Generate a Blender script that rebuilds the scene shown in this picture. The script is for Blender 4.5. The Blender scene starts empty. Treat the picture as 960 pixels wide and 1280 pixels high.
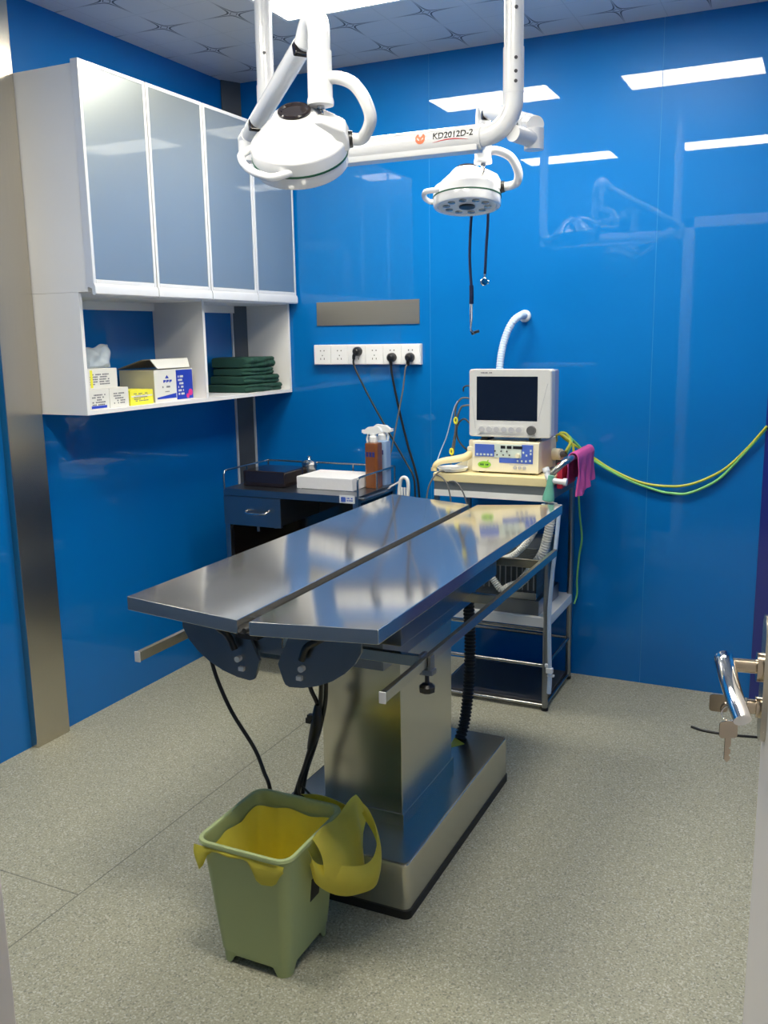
import bpy, bmesh, math, random
from mathutils import Vector, Matrix
random.seed(4)
C = bpy.context.scene.collection
PI = math.pi
V = Vector
H = 2.524                      # ceiling height
RX = 2.95                      # right wall
FY = -3.0                      # front wall with the doorway

# ------------------------------------------------------------------ materials
def mat(name, col, rough=.5, metal=0., coat=0., noise=0., nscale=20., bump=0., bscale=60., trans=0., alpha=1., emit=None, es=0., stretch=None, coat_rough=.03, spec=.5, sss=0.):
    m = bpy.data.materials.new(name); m.use_nodes = True
    nt = m.node_tree; b = nt.nodes['Principled BSDF']
    b.inputs['Base Color'].default_value = (*col, 1)
    b.inputs['Roughness'].default_value = rough
    b.inputs['Metallic'].default_value = metal
    b.inputs['Coat Weight'].default_value = coat
    b.inputs['Coat Roughness'].default_value = coat_rough
    b.inputs['Specular IOR Level'].default_value = spec
    b.inputs['Transmission Weight'].default_value = trans
    b.inputs['Alpha'].default_value = alpha
    if sss:
        b.inputs['Subsurface Weight'].default_value = sss
        b.inputs['Subsurface Radius'].default_value = (.02, .02, .01)
    if emit:
        b.inputs['Emission Color'].default_value = (*emit, 1); b.inputs['Emission Strength'].default_value = es
    tc = nt.nodes.new('ShaderNodeTexCoord'); src = tc.outputs['Object']
    if stretch:
        mp = nt.nodes.new('ShaderNodeMapping'); mp.inputs['Scale'].default_value = stretch
        nt.links.new(src, mp.inputs['Vector']); src = mp.outputs['Vector']
    if noise:
        n = nt.nodes.new('ShaderNodeTexNoise'); n.inputs['Scale'].default_value = nscale; n.inputs['Detail'].default_value = 5
        nt.links.new(src, n.inputs['Vector'])
        mx = nt.nodes.new('ShaderNodeMix'); mx.data_type = 'RGBA'; mx.blend_type = 'MIX'
        mx.inputs['A'].default_value = (*[c * (1 - noise) for c in col], 1)
        mx.inputs['B'].default_value = (*[min(1, c * (1 + noise)) for c in col], 1)
        nt.links.new(n.outputs['Fac'], mx.inputs['Factor']); nt.links.new(mx.outputs['Result'], b.inputs['Base Color'])
    if bump:
        n2 = nt.nodes.new('ShaderNodeTexNoise'); n2.inputs['Scale'].default_value = bscale; n2.inputs['Detail'].default_value = 4
        nt.links.new(src, n2.inputs['Vector'])
        bp = nt.nodes.new('ShaderNodeBump'); bp.inputs['Strength'].default_value = bump; bp.inputs['Distance'].default_value = .003
        nt.links.new(n2.outputs['Fac'], bp.inputs['Height']); nt.links.new(bp.outputs['Normal'], b.inputs['Normal'])
    return m

class NT:
    """tiny node helper"""
    def __init__(s, m): s.nt = m.node_tree
    def math(s, op, a, b=None, clamp=False):
        n = s.nt.nodes.new('ShaderNodeMath'); n.operation = op; n.use_clamp = clamp
        for i, v in enumerate((a, b)):
            if v is None: continue
            if hasattr(v, 'is_output'): s.nt.links.new(v, n.inputs[i])
            else: n.inputs[i].default_value = v
        return n.outputs[0]
    def mix(s, f, a, b):
        n = s.nt.nodes.new('ShaderNodeMix'); n.data_type = 'RGBA'
        for k, v in (('Factor', f), ('A', a), ('B', b)):
            if hasattr(v, 'is_output'): s.nt.links.new(v, n.inputs[k])
            else: n.inputs[k].default_value = v if k == 'Factor' else (*v, 1)
        return n.outputs['Result']

M = {}
M['blue'] = mat('blue_laminate', (.0003, .146, .47), .38, coat=.68, coat_rough=.012, noise=.03, nscale=1.5, spec=.12)
M['violet'] = mat('violet_blue_laminate', (.002, .014, .20), .35, coat=1., coat_rough=.02, noise=.05, nscale=3)
M['groove'] = mat('panel_joint', (.01, .20, .52), .6, noise=.1)
M['steel_plate'] = mat('satin_plate', (.33, .31, .27), .33, .75, noise=.05, nscale=20, stretch=(.6, 30, 30))
M['steel'] = mat('brushed_steel', (.50, .49, .47), .24, 1., noise=.06, nscale=30, stretch=(.6, 30, 30))
M['steel_table'] = mat('table_steel', (.64, .63, .61), .095, .90, noise=.02, nscale=3)
M['steel_base'] = mat('satin_steel', (.60, .58, .50), .24, 1., noise=.03, nscale=6)
M['steel_dark'] = mat('dark_steel', (.30, .31, .33), .30, 1., noise=.08, nscale=10)
M['steel_col'] = mat('column_steel', (.57, .53, .455), .24, 1., noise=.06, nscale=14, stretch=(30, 30, .5))
M['corner'] = mat('corner_metal', (.10, .11, .12), .4, .5, noise=.1, nscale=6)
M['chrome'] = mat('chrome', (.82, .80, .78), .06, 1., noise=.03, nscale=40)
M['gold'] = mat('nickel_brass', (.55, .46, .36), .18, 1., noise=.06, nscale=30)
M['alu'] = mat('white_aluminium', (.80, .79, .78), .35, .25, noise=.03, nscale=30)
M['cab'] = mat('white_melamine', (.81, .80, .79), .42, noise=.03, nscale=6)
M['white'] = mat('white_enamel', (.82, .82, .83), .22, coat=.5, noise=.02, nscale=20)
M['whiteplastic'] = mat('white_plastic', (.78, .79, .79), .35, noise=.02, nscale=30)
M['foam'] = mat('white_foam', (.80, .79, .80), .8, noise=.05, nscale=80, bump=.2, bscale=300)
M['black'] = mat('black_plastic', (.012, .012, .013), .35, noise=.2, nscale=40)
M['rubber'] = mat('black_rubber', (.012, .012, .012), .6, noise=.2, nscale=40)
M['brownblack'] = mat('smoked_acrylic', (.018, .012, .012), .12, coat=.6, noise=.25, nscale=15)
M['cream'] = mat('cream_plastic', (.78, .66, .36), .4, noise=.04, nscale=20)
M['creamlight'] = mat('ivory_plastic', (.80, .74, .55), .4, noise=.03, nscale=20)
M['monitor'] = mat('pale_grey_plastic', (.64, .64, .62), .4, noise=.03, nscale=30)
M['monside'] = mat('lilac_grey_plastic', (.36, .37, .50), .4, noise=.03, nscale=30)
M['screen'] = mat('monitor_glass', (.006, .010, .022), .12, coat=.4, noise=.1, nscale=3)
M['greykey'] = mat('grey_rubber_keys', (.46, .46, .48), .5, noise=.05)
M['darkgrey'] = mat('dark_grey_plastic', (.07, .07, .075), .4, noise=.1)
M['bluepanel'] = mat('blue_membrane', (.07, .14, .55), .4, noise=.04)
M['palepanel'] = mat('pale_membrane', (.60, .68, .62), .4, noise=.04)
M['lime'] = mat('lime_print', (.30, .62, .05), .5, noise=.2, nscale=60)
M['pink'] = mat('pink_cloth', (.62, .09, .33), .85, noise=.18, nscale=28, bump=.5, bscale=120)
M['red'] = mat('red_plastic', (.50, .02, .05), .4, noise=.06)
M['drape'] = mat('dark_green_cotton', (.010, .055, .038), .9, noise=.25, nscale=18, bump=.4, bscale=220)
M['bin'] = mat('sage_green_plastic', (.39, .46, .215), .42, noise=.04, nscale=8)
M['liner'] = mat('yellow_film', (.88, .78, .11), .35, noise=.10, nscale=14, bump=.35, bscale=28, sss=.15)
M['amber'] = mat('amber_bottle', (.20, .062, .012), .25, coat=.4, noise=.08, nscale=12)
M['clearblue'] = mat('pale_blue_bottle', (.28, .40, .62), .25, coat=.3, noise=.08, nscale=12)
M['ink'] = mat('blue_ink', (.012, .022, .16), .5, noise=.1)
M['inkblue'] = mat('bright_blue_print', (.01, .04, .42), .45, noise=.06)
M['greyink'] = mat('grey_ink', (.16, .16, .18), .6, noise=.1)
M['magenta'] = mat('magenta_print', (.65, .03, .22), .5, noise=.06)
M['orange'] = mat('orange_print', (.85, .22, .10), .45, noise=.06)
M['redink'] = mat('red_print', (.62, .05, .05), .45, noise=.06)
M['card'] = mat('white_card', (.72, .71, .66), .6, noise=.04, nscale=18)
M['cardcream'] = mat('cream_card', (.50, .47, .36), .7, noise=.06, nscale=18)
M['cardin'] = mat('brown_card', (.16, .13, .10), .8, noise=.1, nscale=30)
M['yellow'] = mat('yellow_card', (.85, .80, .05), .5, noise=.05)
M['film'] = mat('clear_film', (.62, .68, .70), .25, alpha=.55, noise=.15, nscale=30, bump=.5, bscale=40)
M['greenline'] = mat('dark_green_seal', (.005, .085, .04), .45, noise=.1)
M['navy'] = mat('navy_tubing', (.006, .012, .05), .35, noise=.1)
M['hose'] = mat('translucent_hose', (.55, .68, .86), .4, noise=.05, nscale=40)
M['whitehose'] = mat('white_corrugated_hose', (.66, .66, .62), .5, noise=.05, nscale=40)
M['greencable'] = mat('green_tube', (.20, .58, .18), .35, noise=.05, nscale=40)
M['yellowcable'] = mat('yellow_green_tube', (.50, .52, .05), .35, noise=.12, nscale=14)
M['greycable'] = mat('grey_cable', (.13, .13, .13), .5, noise=.1)
M['palecable'] = mat('pale_cable', (.38, .47, .62), .5, noise=.1)
M['mask'] = mat('green_mask', (.22, .62, .45), .3, noise=.08, nscale=20, trans=.3)
M['board'] = mat('white_board', (.84, .83, .80), .45, noise=.05, nscale=10)
M['grey'] = mat('grey_enamel', (.20, .22, .23), .4, .4, noise=.06)
M['led'] = mat('lamp_lens', (.30, .31, .30), .12, .4, coat=1., noise=.25, nscale=90)
M['led_face'] = mat('lamp_face', (.66, .68, .68), .3, noise=.03)
M['door'] = mat('door_white', (.74, .70, .68), .4, noise=.03, nscale=5)
M['slate'] = mat('slate_paint', (.025, .075, .16), .5, noise=.04, nscale=3)
M['corridor'] = mat('corridor_paint', (.55, .55, .53), .7, noise=.04, nscale=3)
M['lamp'] = mat('panel_glow', (.9, .9, .9), .5, emit=(1., .945, .80), es=40., noise=.01)
M['dial'] = mat('dial_grey', (.10, .10, .10), .35, noise=.1)
M['frost'] = mat('frosted_glass_door', (.41, .445, .43), .37, .66, coat=1., coat_rough=.03, noise=.03, nscale=3); M['frost'].node_tree.nodes['Principled BSDF'].inputs['Coat IOR'].default_value = 2.1
M['circuit'] = None

def floor_material():
    m = mat('speckled_vinyl', (.3, .3, .25), .5, coat=.0)
    nt = m.node_tree; b = nt.nodes['Principled BSDF']; k = NT(m)
    tc = nt.nodes.new('ShaderNodeTexCoord'); o = tc.outputs['Object']
    n1 = nt.nodes.new('ShaderNodeTexNoise'); n1.inputs['Scale'].default_value = 190; n1.inputs['Detail'].default_value = 3
    n2 = nt.nodes.new('ShaderNodeTexVoronoi'); n2.inputs['Scale'].default_value = 260
    n3 = nt.nodes.new('ShaderNodeTexNoise'); n3.inputs['Scale'].default_value = 1.6; n3.inputs['Detail'].default_value = 4
    for n in (n1, n2, n3): nt.links.new(o, n.inputs['Vector'])
    f = k.math('MULTIPLY', k.math('SUBTRACT', n1.outputs['Fac'], .36), 3.4, True)
    c = k.mix(f, (.285, .275, .195), (.435, .42, .315))
    sep = nt.nodes.new('ShaderNodeSeparateColor'); nt.links.new(n2.outputs['Color'], sep.inputs[0])
    c = k.mix(k.math('MULTIPLY', k.math('GREATER_THAN', sep.outputs[0], .86), .6), c, (.60, .60, .52))
    c = k.mix(k.math('MULTIPLY', k.math('GREATER_THAN', sep.outputs[1], .90), .55), c, (.11, .12, .10))
    c = k.mix(k.math('MULTIPLY', n3.outputs['Fac'], .22), c, (.30, .30, .25))
    xyz = nt.nodes.new('ShaderNodeSeparateXYZ'); nt.links.new(o, xyz.inputs[0])
    s1 = k.math('LESS_THAN', k.math('ABSOLUTE', k.math('SUBTRACT', xyz.outputs[0], .792)), .0022)
    s2 = k.math('MULTIPLY', k.math('LESS_THAN', k.math('ABSOLUTE', k.math('ADD', xyz.outputs[1], 2.06)), .0022), k.math('LESS_THAN', xyz.outputs[0], .792))
    c = k.mix(k.math('MULTIPLY', k.math('MAXIMUM', s1, s2), .6), c, (.07, .075, .06))
    nt.links.new(c, b.inputs['Base Color'])
    bp = nt.nodes.new('ShaderNodeBump'); bp.inputs['Strength'].default_value = .15; bp.inputs['Distance'].default_value = .001
    nt.links.new(n1.outputs['Fac'], bp.inputs['Height']); nt.links.new(bp.outputs['Normal'], b.inputs['Normal'])
    return m

def ceiling_material():
    m = mat('star_ceiling_tiles', (.55, .55, .55), .35, .0, coat=.3, coat_rough=.2)
    nt = m.node_tree; b = nt.nodes['Principled BSDF']; k = NT(m)
    tc = nt.nodes.new('ShaderNodeTexCoord')
    xyz = nt.nodes.new('ShaderNodeSeparateXYZ'); nt.links.new(tc.outputs['Object'], xyz.inputs[0])
    def cell(v, off):                                   # distance from the tile centre, -.15 .. .15
        t = k.math('DIVIDE', k.math('SUBTRACT', v, off - .15 - 6), .3)
        return k.math('MULTIPLY', k.math('SUBTRACT', k.math('FRACT', t), .5), .3)
    u = k.math('ABSOLUTE', cell(xyz.outputs[0], .226)); v = k.math('ABSOLUTE', cell(xyz.outputs[1], -.152))
    r = k.math('SQRT', k.math('ADD', k.math('ADD', k.math('MULTIPLY', u, u), k.math('MULTIPLY', v, v)), 1e-6))
    d = k.math('DIVIDE', k.math('ABSOLUTE', k.math('SUBTRACT', k.math('MULTIPLY', u, v), .00020)), r)
    ln = k.math('LESS_THAN', d, k.math('SUBTRACT', .0041, k.math('MULTIPLY', r, .026)))
    dm = k.math('LESS_THAN', k.math('ABSOLUTE', k.math('SUBTRACT', k.math('ADD', u, v), .016)), .0022)
    jt = k.math('GREATER_THAN', k.math('MAXIMUM', u, v), .1488)
    fade = k.math('SUBTRACT', 1.15, k.math('MULTIPLY', r, 6.3))
    f = k.math('MAXIMUM', k.math('MULTIPLY', k.math('MAXIMUM', ln, dm), fade), k.math('MULTIPLY', jt, .25))
    c = k.mix(k.math('MINIMUM', f, 1.), (.60, .61, .63), (.025, .03, .045))
    nt.links.new(c, b.inputs['Base Color'])
    return m

def circuit_material():
    m = mat('black_mesh_grille', (.02, .022, .025), .4)
    nt = m.node_tree; b = nt.nodes['Principled BSDF']; k = NT(m)
    tc = nt.nodes.new('ShaderNodeTexCoord')
    v = nt.nodes.new('ShaderNodeTexBrick'); v.inputs['Scale'].default_value = 55; v.inputs['Mortar Size'].default_value = .03
    v.inputs['Color1'].default_value = (.008, .010, .012, 1); v.inputs['Color2'].default_value = (.03, .05, .07, 1); v.inputs['Mortar'].default_value = (.16, .17, .16, 1)
    mp = nt.nodes.new('ShaderNodeMapping'); mp.inputs['Rotation'].default_value = (PI / 2, 0, 0)
    nt.links.new(tc.outputs['Object'], mp.inputs['Vector']); nt.links.new(mp.outputs['Vector'], v.inputs['Vector'])
    nt.links.new(v.outputs['Color'], b.inputs['Base Color'])
    return m
M['floor'] = floor_material(); M['ceil'] = ceiling_material(); M['circuit'] = circuit_material()

# ------------------------------------------------------------------ mesh helpers
def bmn(): return bmesh.new()
def xform(bm, vs, mtx): bmesh.ops.transform(bm, matrix=mtx, verts=vs)
def box(bm, x0, x1, y0, y1, z0, z1, bev=0., seg=2, mtx=None):
    r = bmesh.ops.create_cube(bm, size=1)
    vs = r['verts']
    for v in vs: v.co = V(((x0 + x1) / 2 + v.co.x * (x1 - x0), (y0 + y1) / 2 + v.co.y * (y1 - y0), (z0 + z1) / 2 + v.co.z * (z1 - z0)))
    if mtx: xform(bm, vs, mtx)
    if bev:
        es = list({e for v in vs for e in v.link_edges})
        bmesh.ops.bevel(bm, geom=es, offset=bev, segments=seg, profile=.5, affect='EDGES', clamp_overlap=True)
def frame_of(d):
    d = V(d).normalized(); a = V((0, 0, 1)) if abs(d.z) < .95 else V((1, 0, 0))
    s = d.cross(a).normalized(); return s, s.cross(d).normalized(), d
def ring(bm, c, s, t, r, n): return [bm.verts.new(c + s * (r * math.cos(2 * PI * i / n)) + t * (r * math.sin(2 * PI * i / n))) for i in range(n)]
def skin(bm, rings, cap0=True, cap1=True):
    n = len(rings[0])
    for a, b in zip(rings, rings[1:]):
        for i in range(n): bm.faces.new((a[i], a[(i + 1) % n], b[(i + 1) % n], b[i]))
    if cap0: bm.faces.new(rings[0][::-1])
    if cap1: bm.faces.new(rings[-1])
def cyl(bm, p0, p1, r0, r1=None, n=24):
    p0, p1 = V(p0), V(p1); s, t, d = frame_of(p1 - p0)
    skin(bm, [ring(bm, p0, s, t, r0, n), ring(bm, p1, s, t, r0 if r1 is None else r1, n)])
def spline(pts, sub=8):
    P = [V(p) for p in pts]
    if len(P) < 3: return [P[0].lerp(P[-1], i / sub) for i in range(sub + 1)]
    P = [P[0] * 2 - P[1]] + P + [P[-1] * 2 - P[-2]]; out = []
    for i in range(1, len(P) - 2):
        a, b, c, d = P[i - 1:i + 3]
        for k in range(sub):
            t = k / sub
            out.append(.5 * ((2 * b) + (c - a) * t + (2 * a - 5 * b + 4 * c - d) * t * t + (3 * b - a - 3 * c + d) * t ** 3))
    out.append(P[-2]); return out
def tube(bm, pts, r, n=10, sub=8, smooth=True, rib=0., riblen=.008):
    P = spline(pts, sub) if smooth else [V(p) for p in pts]
    if rib:                                             # corrugated: resample densely and ripple the radius
        L = [0.]
        for a, b in zip(P, P[1:]): L.append(L[-1] + (b - a).length)
        N = max(8, int(L[-1] / (riblen / 4))); Q = []; j = 0
        for i in range(N + 1):
            d = L[-1] * i / N
            while j < len(L) - 2 and L[j + 1] < d: j += 1
            Q.append(P[j].lerp(P[j + 1], (d - L[j]) / max(1e-6, L[j + 1] - L[j])))
        P = Q
    d = (P[1] - P[0]).normalized(); s, t, _ = frame_of(d); rings = []
    for i, p in enumerate(P):
        dn = (P[min(i + 1, len(P) - 1)] - P[max(i - 1, 0)]).normalized()
        q = d.rotation_difference(dn); s = q @ s; t = q @ t; d = dn
        rr = r(i / (len(P) - 1)) if callable(r) else r
        if rib: rr += rib * (1 if i % 4 < 2 else -1)
        rings.append(ring(bm, p, s, t, rr, n))
    skin(bm, rings)
def lathe(bm, prof, mtx, n=40, cap0=True, cap1=True):
    s, t, d = V((1, 0, 0)), V((0, 1, 0)), V((0, 0, 1)); vs = []
    rings = []
    for r, z in prof: rings.append(ring(bm, V((0, 0, z)), s, t, max(r, 1e-4), n))
    skin(bm, rings, cap0, cap1)
    xform(bm, [v for rg in rings for v in rg], mtx)
def prism(bm, poly, o, ax, ay, th):
    """polygon in the plane o + u*ax + v*ay, extruded by the vector th"""
    o, ax, ay, th = V(o), V(ax), V(ay), V(th)
    a = [bm.verts.new(o + ax * u + ay * v) for u, v in poly]; b = [bm.verts.new(v.co + th) for v in a]; n = len(a)
    bm.faces.new(a[::-1]); bm.faces.new(b)
    for i in range(n): bm.faces.new((a[i], a[(i + 1) % n], b[(i + 1) % n], b[i]))
def rrect(x0, x1, y0, y1, r, n=6):
    out = []
    for cx, cy, a0 in ((x1 - r, y1 - r, 0), (x0 + r, y1 - r, 90), (x0 + r, y0 + r, 180), (x1 - r, y0 + r, 270)):
        for i in range(n + 1):
            a = math.radians(a0 + 90 * i / n); out.append((cx + r * math.cos(a), cy + r * math.sin(a)))
    return out
def text_bm(s, size, o, ax, ay, th=.0004, fn=None):
    cu = bpy.data.curves.new('lettering', 'FONT'); cu.body = s; cu.size = size; cu.extrude = th; cu.offset = size * .022; cu.resolution_u = 3
    ob = bpy.data.objects.new('lettering', cu); C.objects.link(ob)
    dg = bpy.context.evaluated_depsgraph_get(); me = bpy.data.meshes.new_from_object(ob.evaluated_get(dg))
    bm = bmesh.new(); bm.from_mesh(me); bpy.data.objects.remove(ob); bpy.data.curves.remove(cu); bpy.data.meshes.remove(me)
    for k in range(-3, 14): bmesh.ops.bisect_plane(bm, geom=bm.verts[:] + bm.edges[:] + bm.faces[:], plane_co=(0, k * size / 9, 0), plane_no=(0, 1, 0))
    o, ax, ay = V(o), V(ax), V(ay); az = ax.cross(ay)
    for v in bm.verts: v.co = fn(v.co) if fn else o + ax * v.co.x + ay * v.co.y + az * v.co.z
    return bm

def org(o):
    while o.parent: o = o.parent
    return V(o.location)
def obj(name, bm, m, parent=None, loc=None, label=None, flat=False):
    base = org(parent) if parent else V(loc or (0, 0, 0))
    bmesh.ops.recalc_face_normals(bm, faces=bm.faces)
    for v in bm.verts: v.co -= base
    for f in bm.faces: f.smooth = not flat
    if not flat:
        for e in bm.edges:
            if len(e.link_faces) == 2 and e.calc_face_angle(0) > math.radians(38): e.smooth = False
    me = bpy.data.meshes.new(name); bm.to_mesh(me); bm.free()
    for mm in (m if isinstance(m, (list, tuple)) else [m]): me.materials.append(mm)
    o = bpy.data.objects.new(name, me); C.objects.link(o)
    if not flat:
        wn = o.modifiers.new('weighted_normals', 'WEIGHTED_NORMAL'); wn.keep_sharp = True; wn.weight = 90
    if parent: o.parent = parent
    else: o.location = base
    if label: o['label'] = label
    return o
def tag(o, label, cat, group=None):
    o['label'] = label; o['category'] = cat
    if group: o['group'] = group
    return o
def thing(name, label, cat, loc, group=None):
    o = bpy.data.objects.new(name, None); C.objects.link(o); o.location = loc; o.empty_display_size = .1
    return tag(o, label, cat, group)
def struct(name, bm, m, parent=None):
    o = obj(name, bm, m, parent)
    if not parent: o['kind'] = 'structure'
    return o
def B(*a, **k):
    bm = bmn(); box(bm, *a, **k); return bm
def T(pts, r, **k):
    bm = bmn(); tube(bm, pts, r, **k); return bm
def CY(p0, p1, r0, r1=None, n=24):
    bm = bmn(); cyl(bm, p0, p1, r0, r1, n); return bm

# ------------------------------------------------------------------ the room
struct('floor', B(-.2, RX + .2, FY - 1.8, .2, -.1, 0), M['floor'])
struct('ceiling', B(-.2, RX + .2, FY - 1.8, .2, H, H + .1), M['ceil'])
struct('wall_left', B(-.12, 0, FY - 1.8, .1, 0, H), M['blue'])
bm = bmn()
for a, b in ((-.1, .0), (0., .9465), (.949, 1.8645), (1.867, RX + .1)): box(bm, a, b, 0, .1, 0, H)
wb = struct('wall_back', bm, M['blue'])
bm = bmn()
for x in (.9465, 1.8645): box(bm, x - .0005, x + .003, .0012, .09, 0, H)
struct('joint', bm, M['groove'], wb)
struct('wall_right', B(RX, RX + .1, FY - 1.8, .1, 0, H), M['blue'])
bm = bmn()
box(bm, 0, 1.60, FY - .10, FY, 0, H); box(bm, 2.53, RX, FY - .10, FY, 0, H); box(bm, 1.60, 2.53, FY - .10, FY, 2.12, H)
struct('wall_front', bm, M['slate'])
struct('wall_corridor', B(-.1, RX + .1, FY - 1.9, FY - 1.8, 0, H), M['corridor'])
# door frame
bm = bmn()
box(bm, 1.56, 1.634, FY - .12, FY + .015, 0, 2.16, .004); box(bm, 2.515, 2.58, FY - .12, FY + .015, 0, 2.16, .004); box(bm, 1.56, 2.58, FY - .12, FY + .015, 2.09, 2.16, .004)
struct('trim_1', bm, M['door'])
# corner cover: dark metal strip chamfering the corner, edged with two pale beads
bm = bmn()
prism(bm, [(.001, -.001), (.001, -.085), (.006, -.088), (.050, -.004), (.048, -.001)], (0, 0, 0), (1, 0, 0), (0, 1, 0), (0, 0, H))
t2 = struct('trim_2', bm, M['corner'])
for p in ((.005, -.088), (.052, -.005)):
    struct('bead', B(p[0] - .004, p[0] + .004, p[1] - .004, p[1] + .004, 0, 1.9), M['alu'], t2)
# brushed steel pilaster on the left wall
struct('trim_3', B(-.001, .030, -1.452, -1.294, 0, H, .003), M['steel_col'])
# violet strip at the right end of the back wall
struct('trim_4', B(2.285, 2.60, -.012, 0, 0, H, .002), M['violet'])

# ------------------------------------------------------------------ ceiling lights
def ceiling_light(x0, y0, label):
    t = thing('ceiling_light', label, 'ceiling light', (x0 + .3, y0 + .15, H - .012), 'recessed ceiling lights')
    bm = bmn()
    for a in ((x0, x0 + .6, y0, y0 + .014), (x0, x0 + .6, y0 + .286, y0 + .3), (x0, x0 + .014, y0 + .014, y0 + .286), (x0 + .586, x0 + .6, y0 + .014, y0 + .286)):
        box(bm, *a, H - .012, H - .001)
    obj('frame', bm, M['alu'], t)
    obj('diffuser', B(x0 + .014, x0 + .586, y0 + .014, y0 + .286, H - .010, H - .001), M['lamp'], t)
ceiling_light(.665, -.925, 'glowing ceiling panel at the top edge, above the left exam lamp arm')
ceiling_light(1.568, -.945, 'rectangular ceiling panel over the lamp, mirrored highest on the blue wall at right')
ceiling_light(.605, -2.615, 'rectangular ceiling panel nearer the doorway, mirrored just right of the right lamp pole')
ceiling_light(1.595, -2.600, 'rectangular ceiling panel nearer the doorway, mirrored at the right edge of the blue wall')

# ------------------------------------------------------------------ door with lever and keys
def door():
    F = V((2.408, -2.25, 0)); Hn = V((2.505, -2.985, 0))
    d = (Hn - F).normalized(); n = V((-d.y, d.x, 0)); n = n if n.x < 0 else -n   # n points into the room, -x
    L = (Hn - F).length
    mt = Matrix(((d.x, n.x, 0, F.x), (d.y, n.y, 0, F.y), (0, 0, 1, 0), (0, 0, 0, 1)))   # local: x along leaf, y out of its face
    dr = struct('door_1', B(0, L, -.040, 0, .008, 2.085, .003, mtx=mt), M['door'])
    W = lambda *p: mt @ V(p)
    struct('lock_plate', (lambda bm: (prism(bm, [(.0, .66 + .0)] and [(.030 + .028 * math.cos(a), .90 + .14 * math.sin(a) ** 1) if False else (.033 + .03 * math.cos(a), (.985 if math.sin(a) > 0 else .853) + .03 * math.sin(a)) for a in [2 * PI * i / 28 for i in range(28)]], mt @ V((0, 0, 0)), d, (0, 0, 1), n * .008), bm)[1])(bmn()), M['steel_col'], dr)
    hz = .936
    bm = bmn(); cyl(bm, W(.033, .006, hz), W(.033, .016, hz), .022, n=28); cyl(bm, W(.033, .010, hz), W(.033, .052, hz), .0105, n=24)
    sp = struct('spindle', bm, M['gold'], dr)
    bm = bmn()
    P = [W(.020, .060, hz + .002), W(.040, .058, hz - .001), W(.070, .054, hz - .012), W(.100, .047, hz - .028), W(.128, .038, hz - .046)]
    tube(bm, P, lambda t: .0145 - .002 * t, n=18); struct('lever', bm, M['chrome'], dr)
    bm = bmn(); cyl(bm, W(.033, .006, .874), W(.033, .014, .874), .016, n=24); cyl(bm, W(.033, .012, .874), W(.033, .026, .874), .0115, n=24)
    struct('lock_cylinder', bm, M['gold'], dr)
    # keys
    t = thing('key_ring', 'key in the door lock with a second key hanging from its ring', 'keys', W(.033, .045, .79))
    def key(o, ax, ay, th):
        bm = bmn()
        prism(bm, rrect(-.0135, .0135, -.0, .026, .005), o, ax, ay, th)
        sh = [(-.0045, 0), (-.0045, -.034), (0, -.039), (.0045, -.034), (.0045, -.030), (.002, -.027), (.0045, -.024), (.0045, -.019), (.001, -.016), (.0045, -.013), (.0045, 0)]
        prism(bm, sh, o, ax, ay, th); return bm
    obj('key', key(W(.032, .0260 + .026, .874), V((0, 0, 1)), n, d * .002), M['gold'], t)
    bm = bmn(); c = W(.040, .050, .862); tube(bm, [c + (n * math.cos(a) * .9 + V((0, 0, 1)) * math.sin(a)) * .012 + d * .002 * math.cos(a) for a in [2 * PI * i / 20 for i in range(21)]], .0011, n=8, smooth=False)
    obj('ring', bm, M['chrome'], t)
    kd = (V((.9, .43, 0))).normalized()
    obj('key', key(W(.040, .050, .824), kd, V((0, 0, 1)), kd.cross(V((0, 0, 1))) * .002), M['gold'], t)
door()

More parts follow.
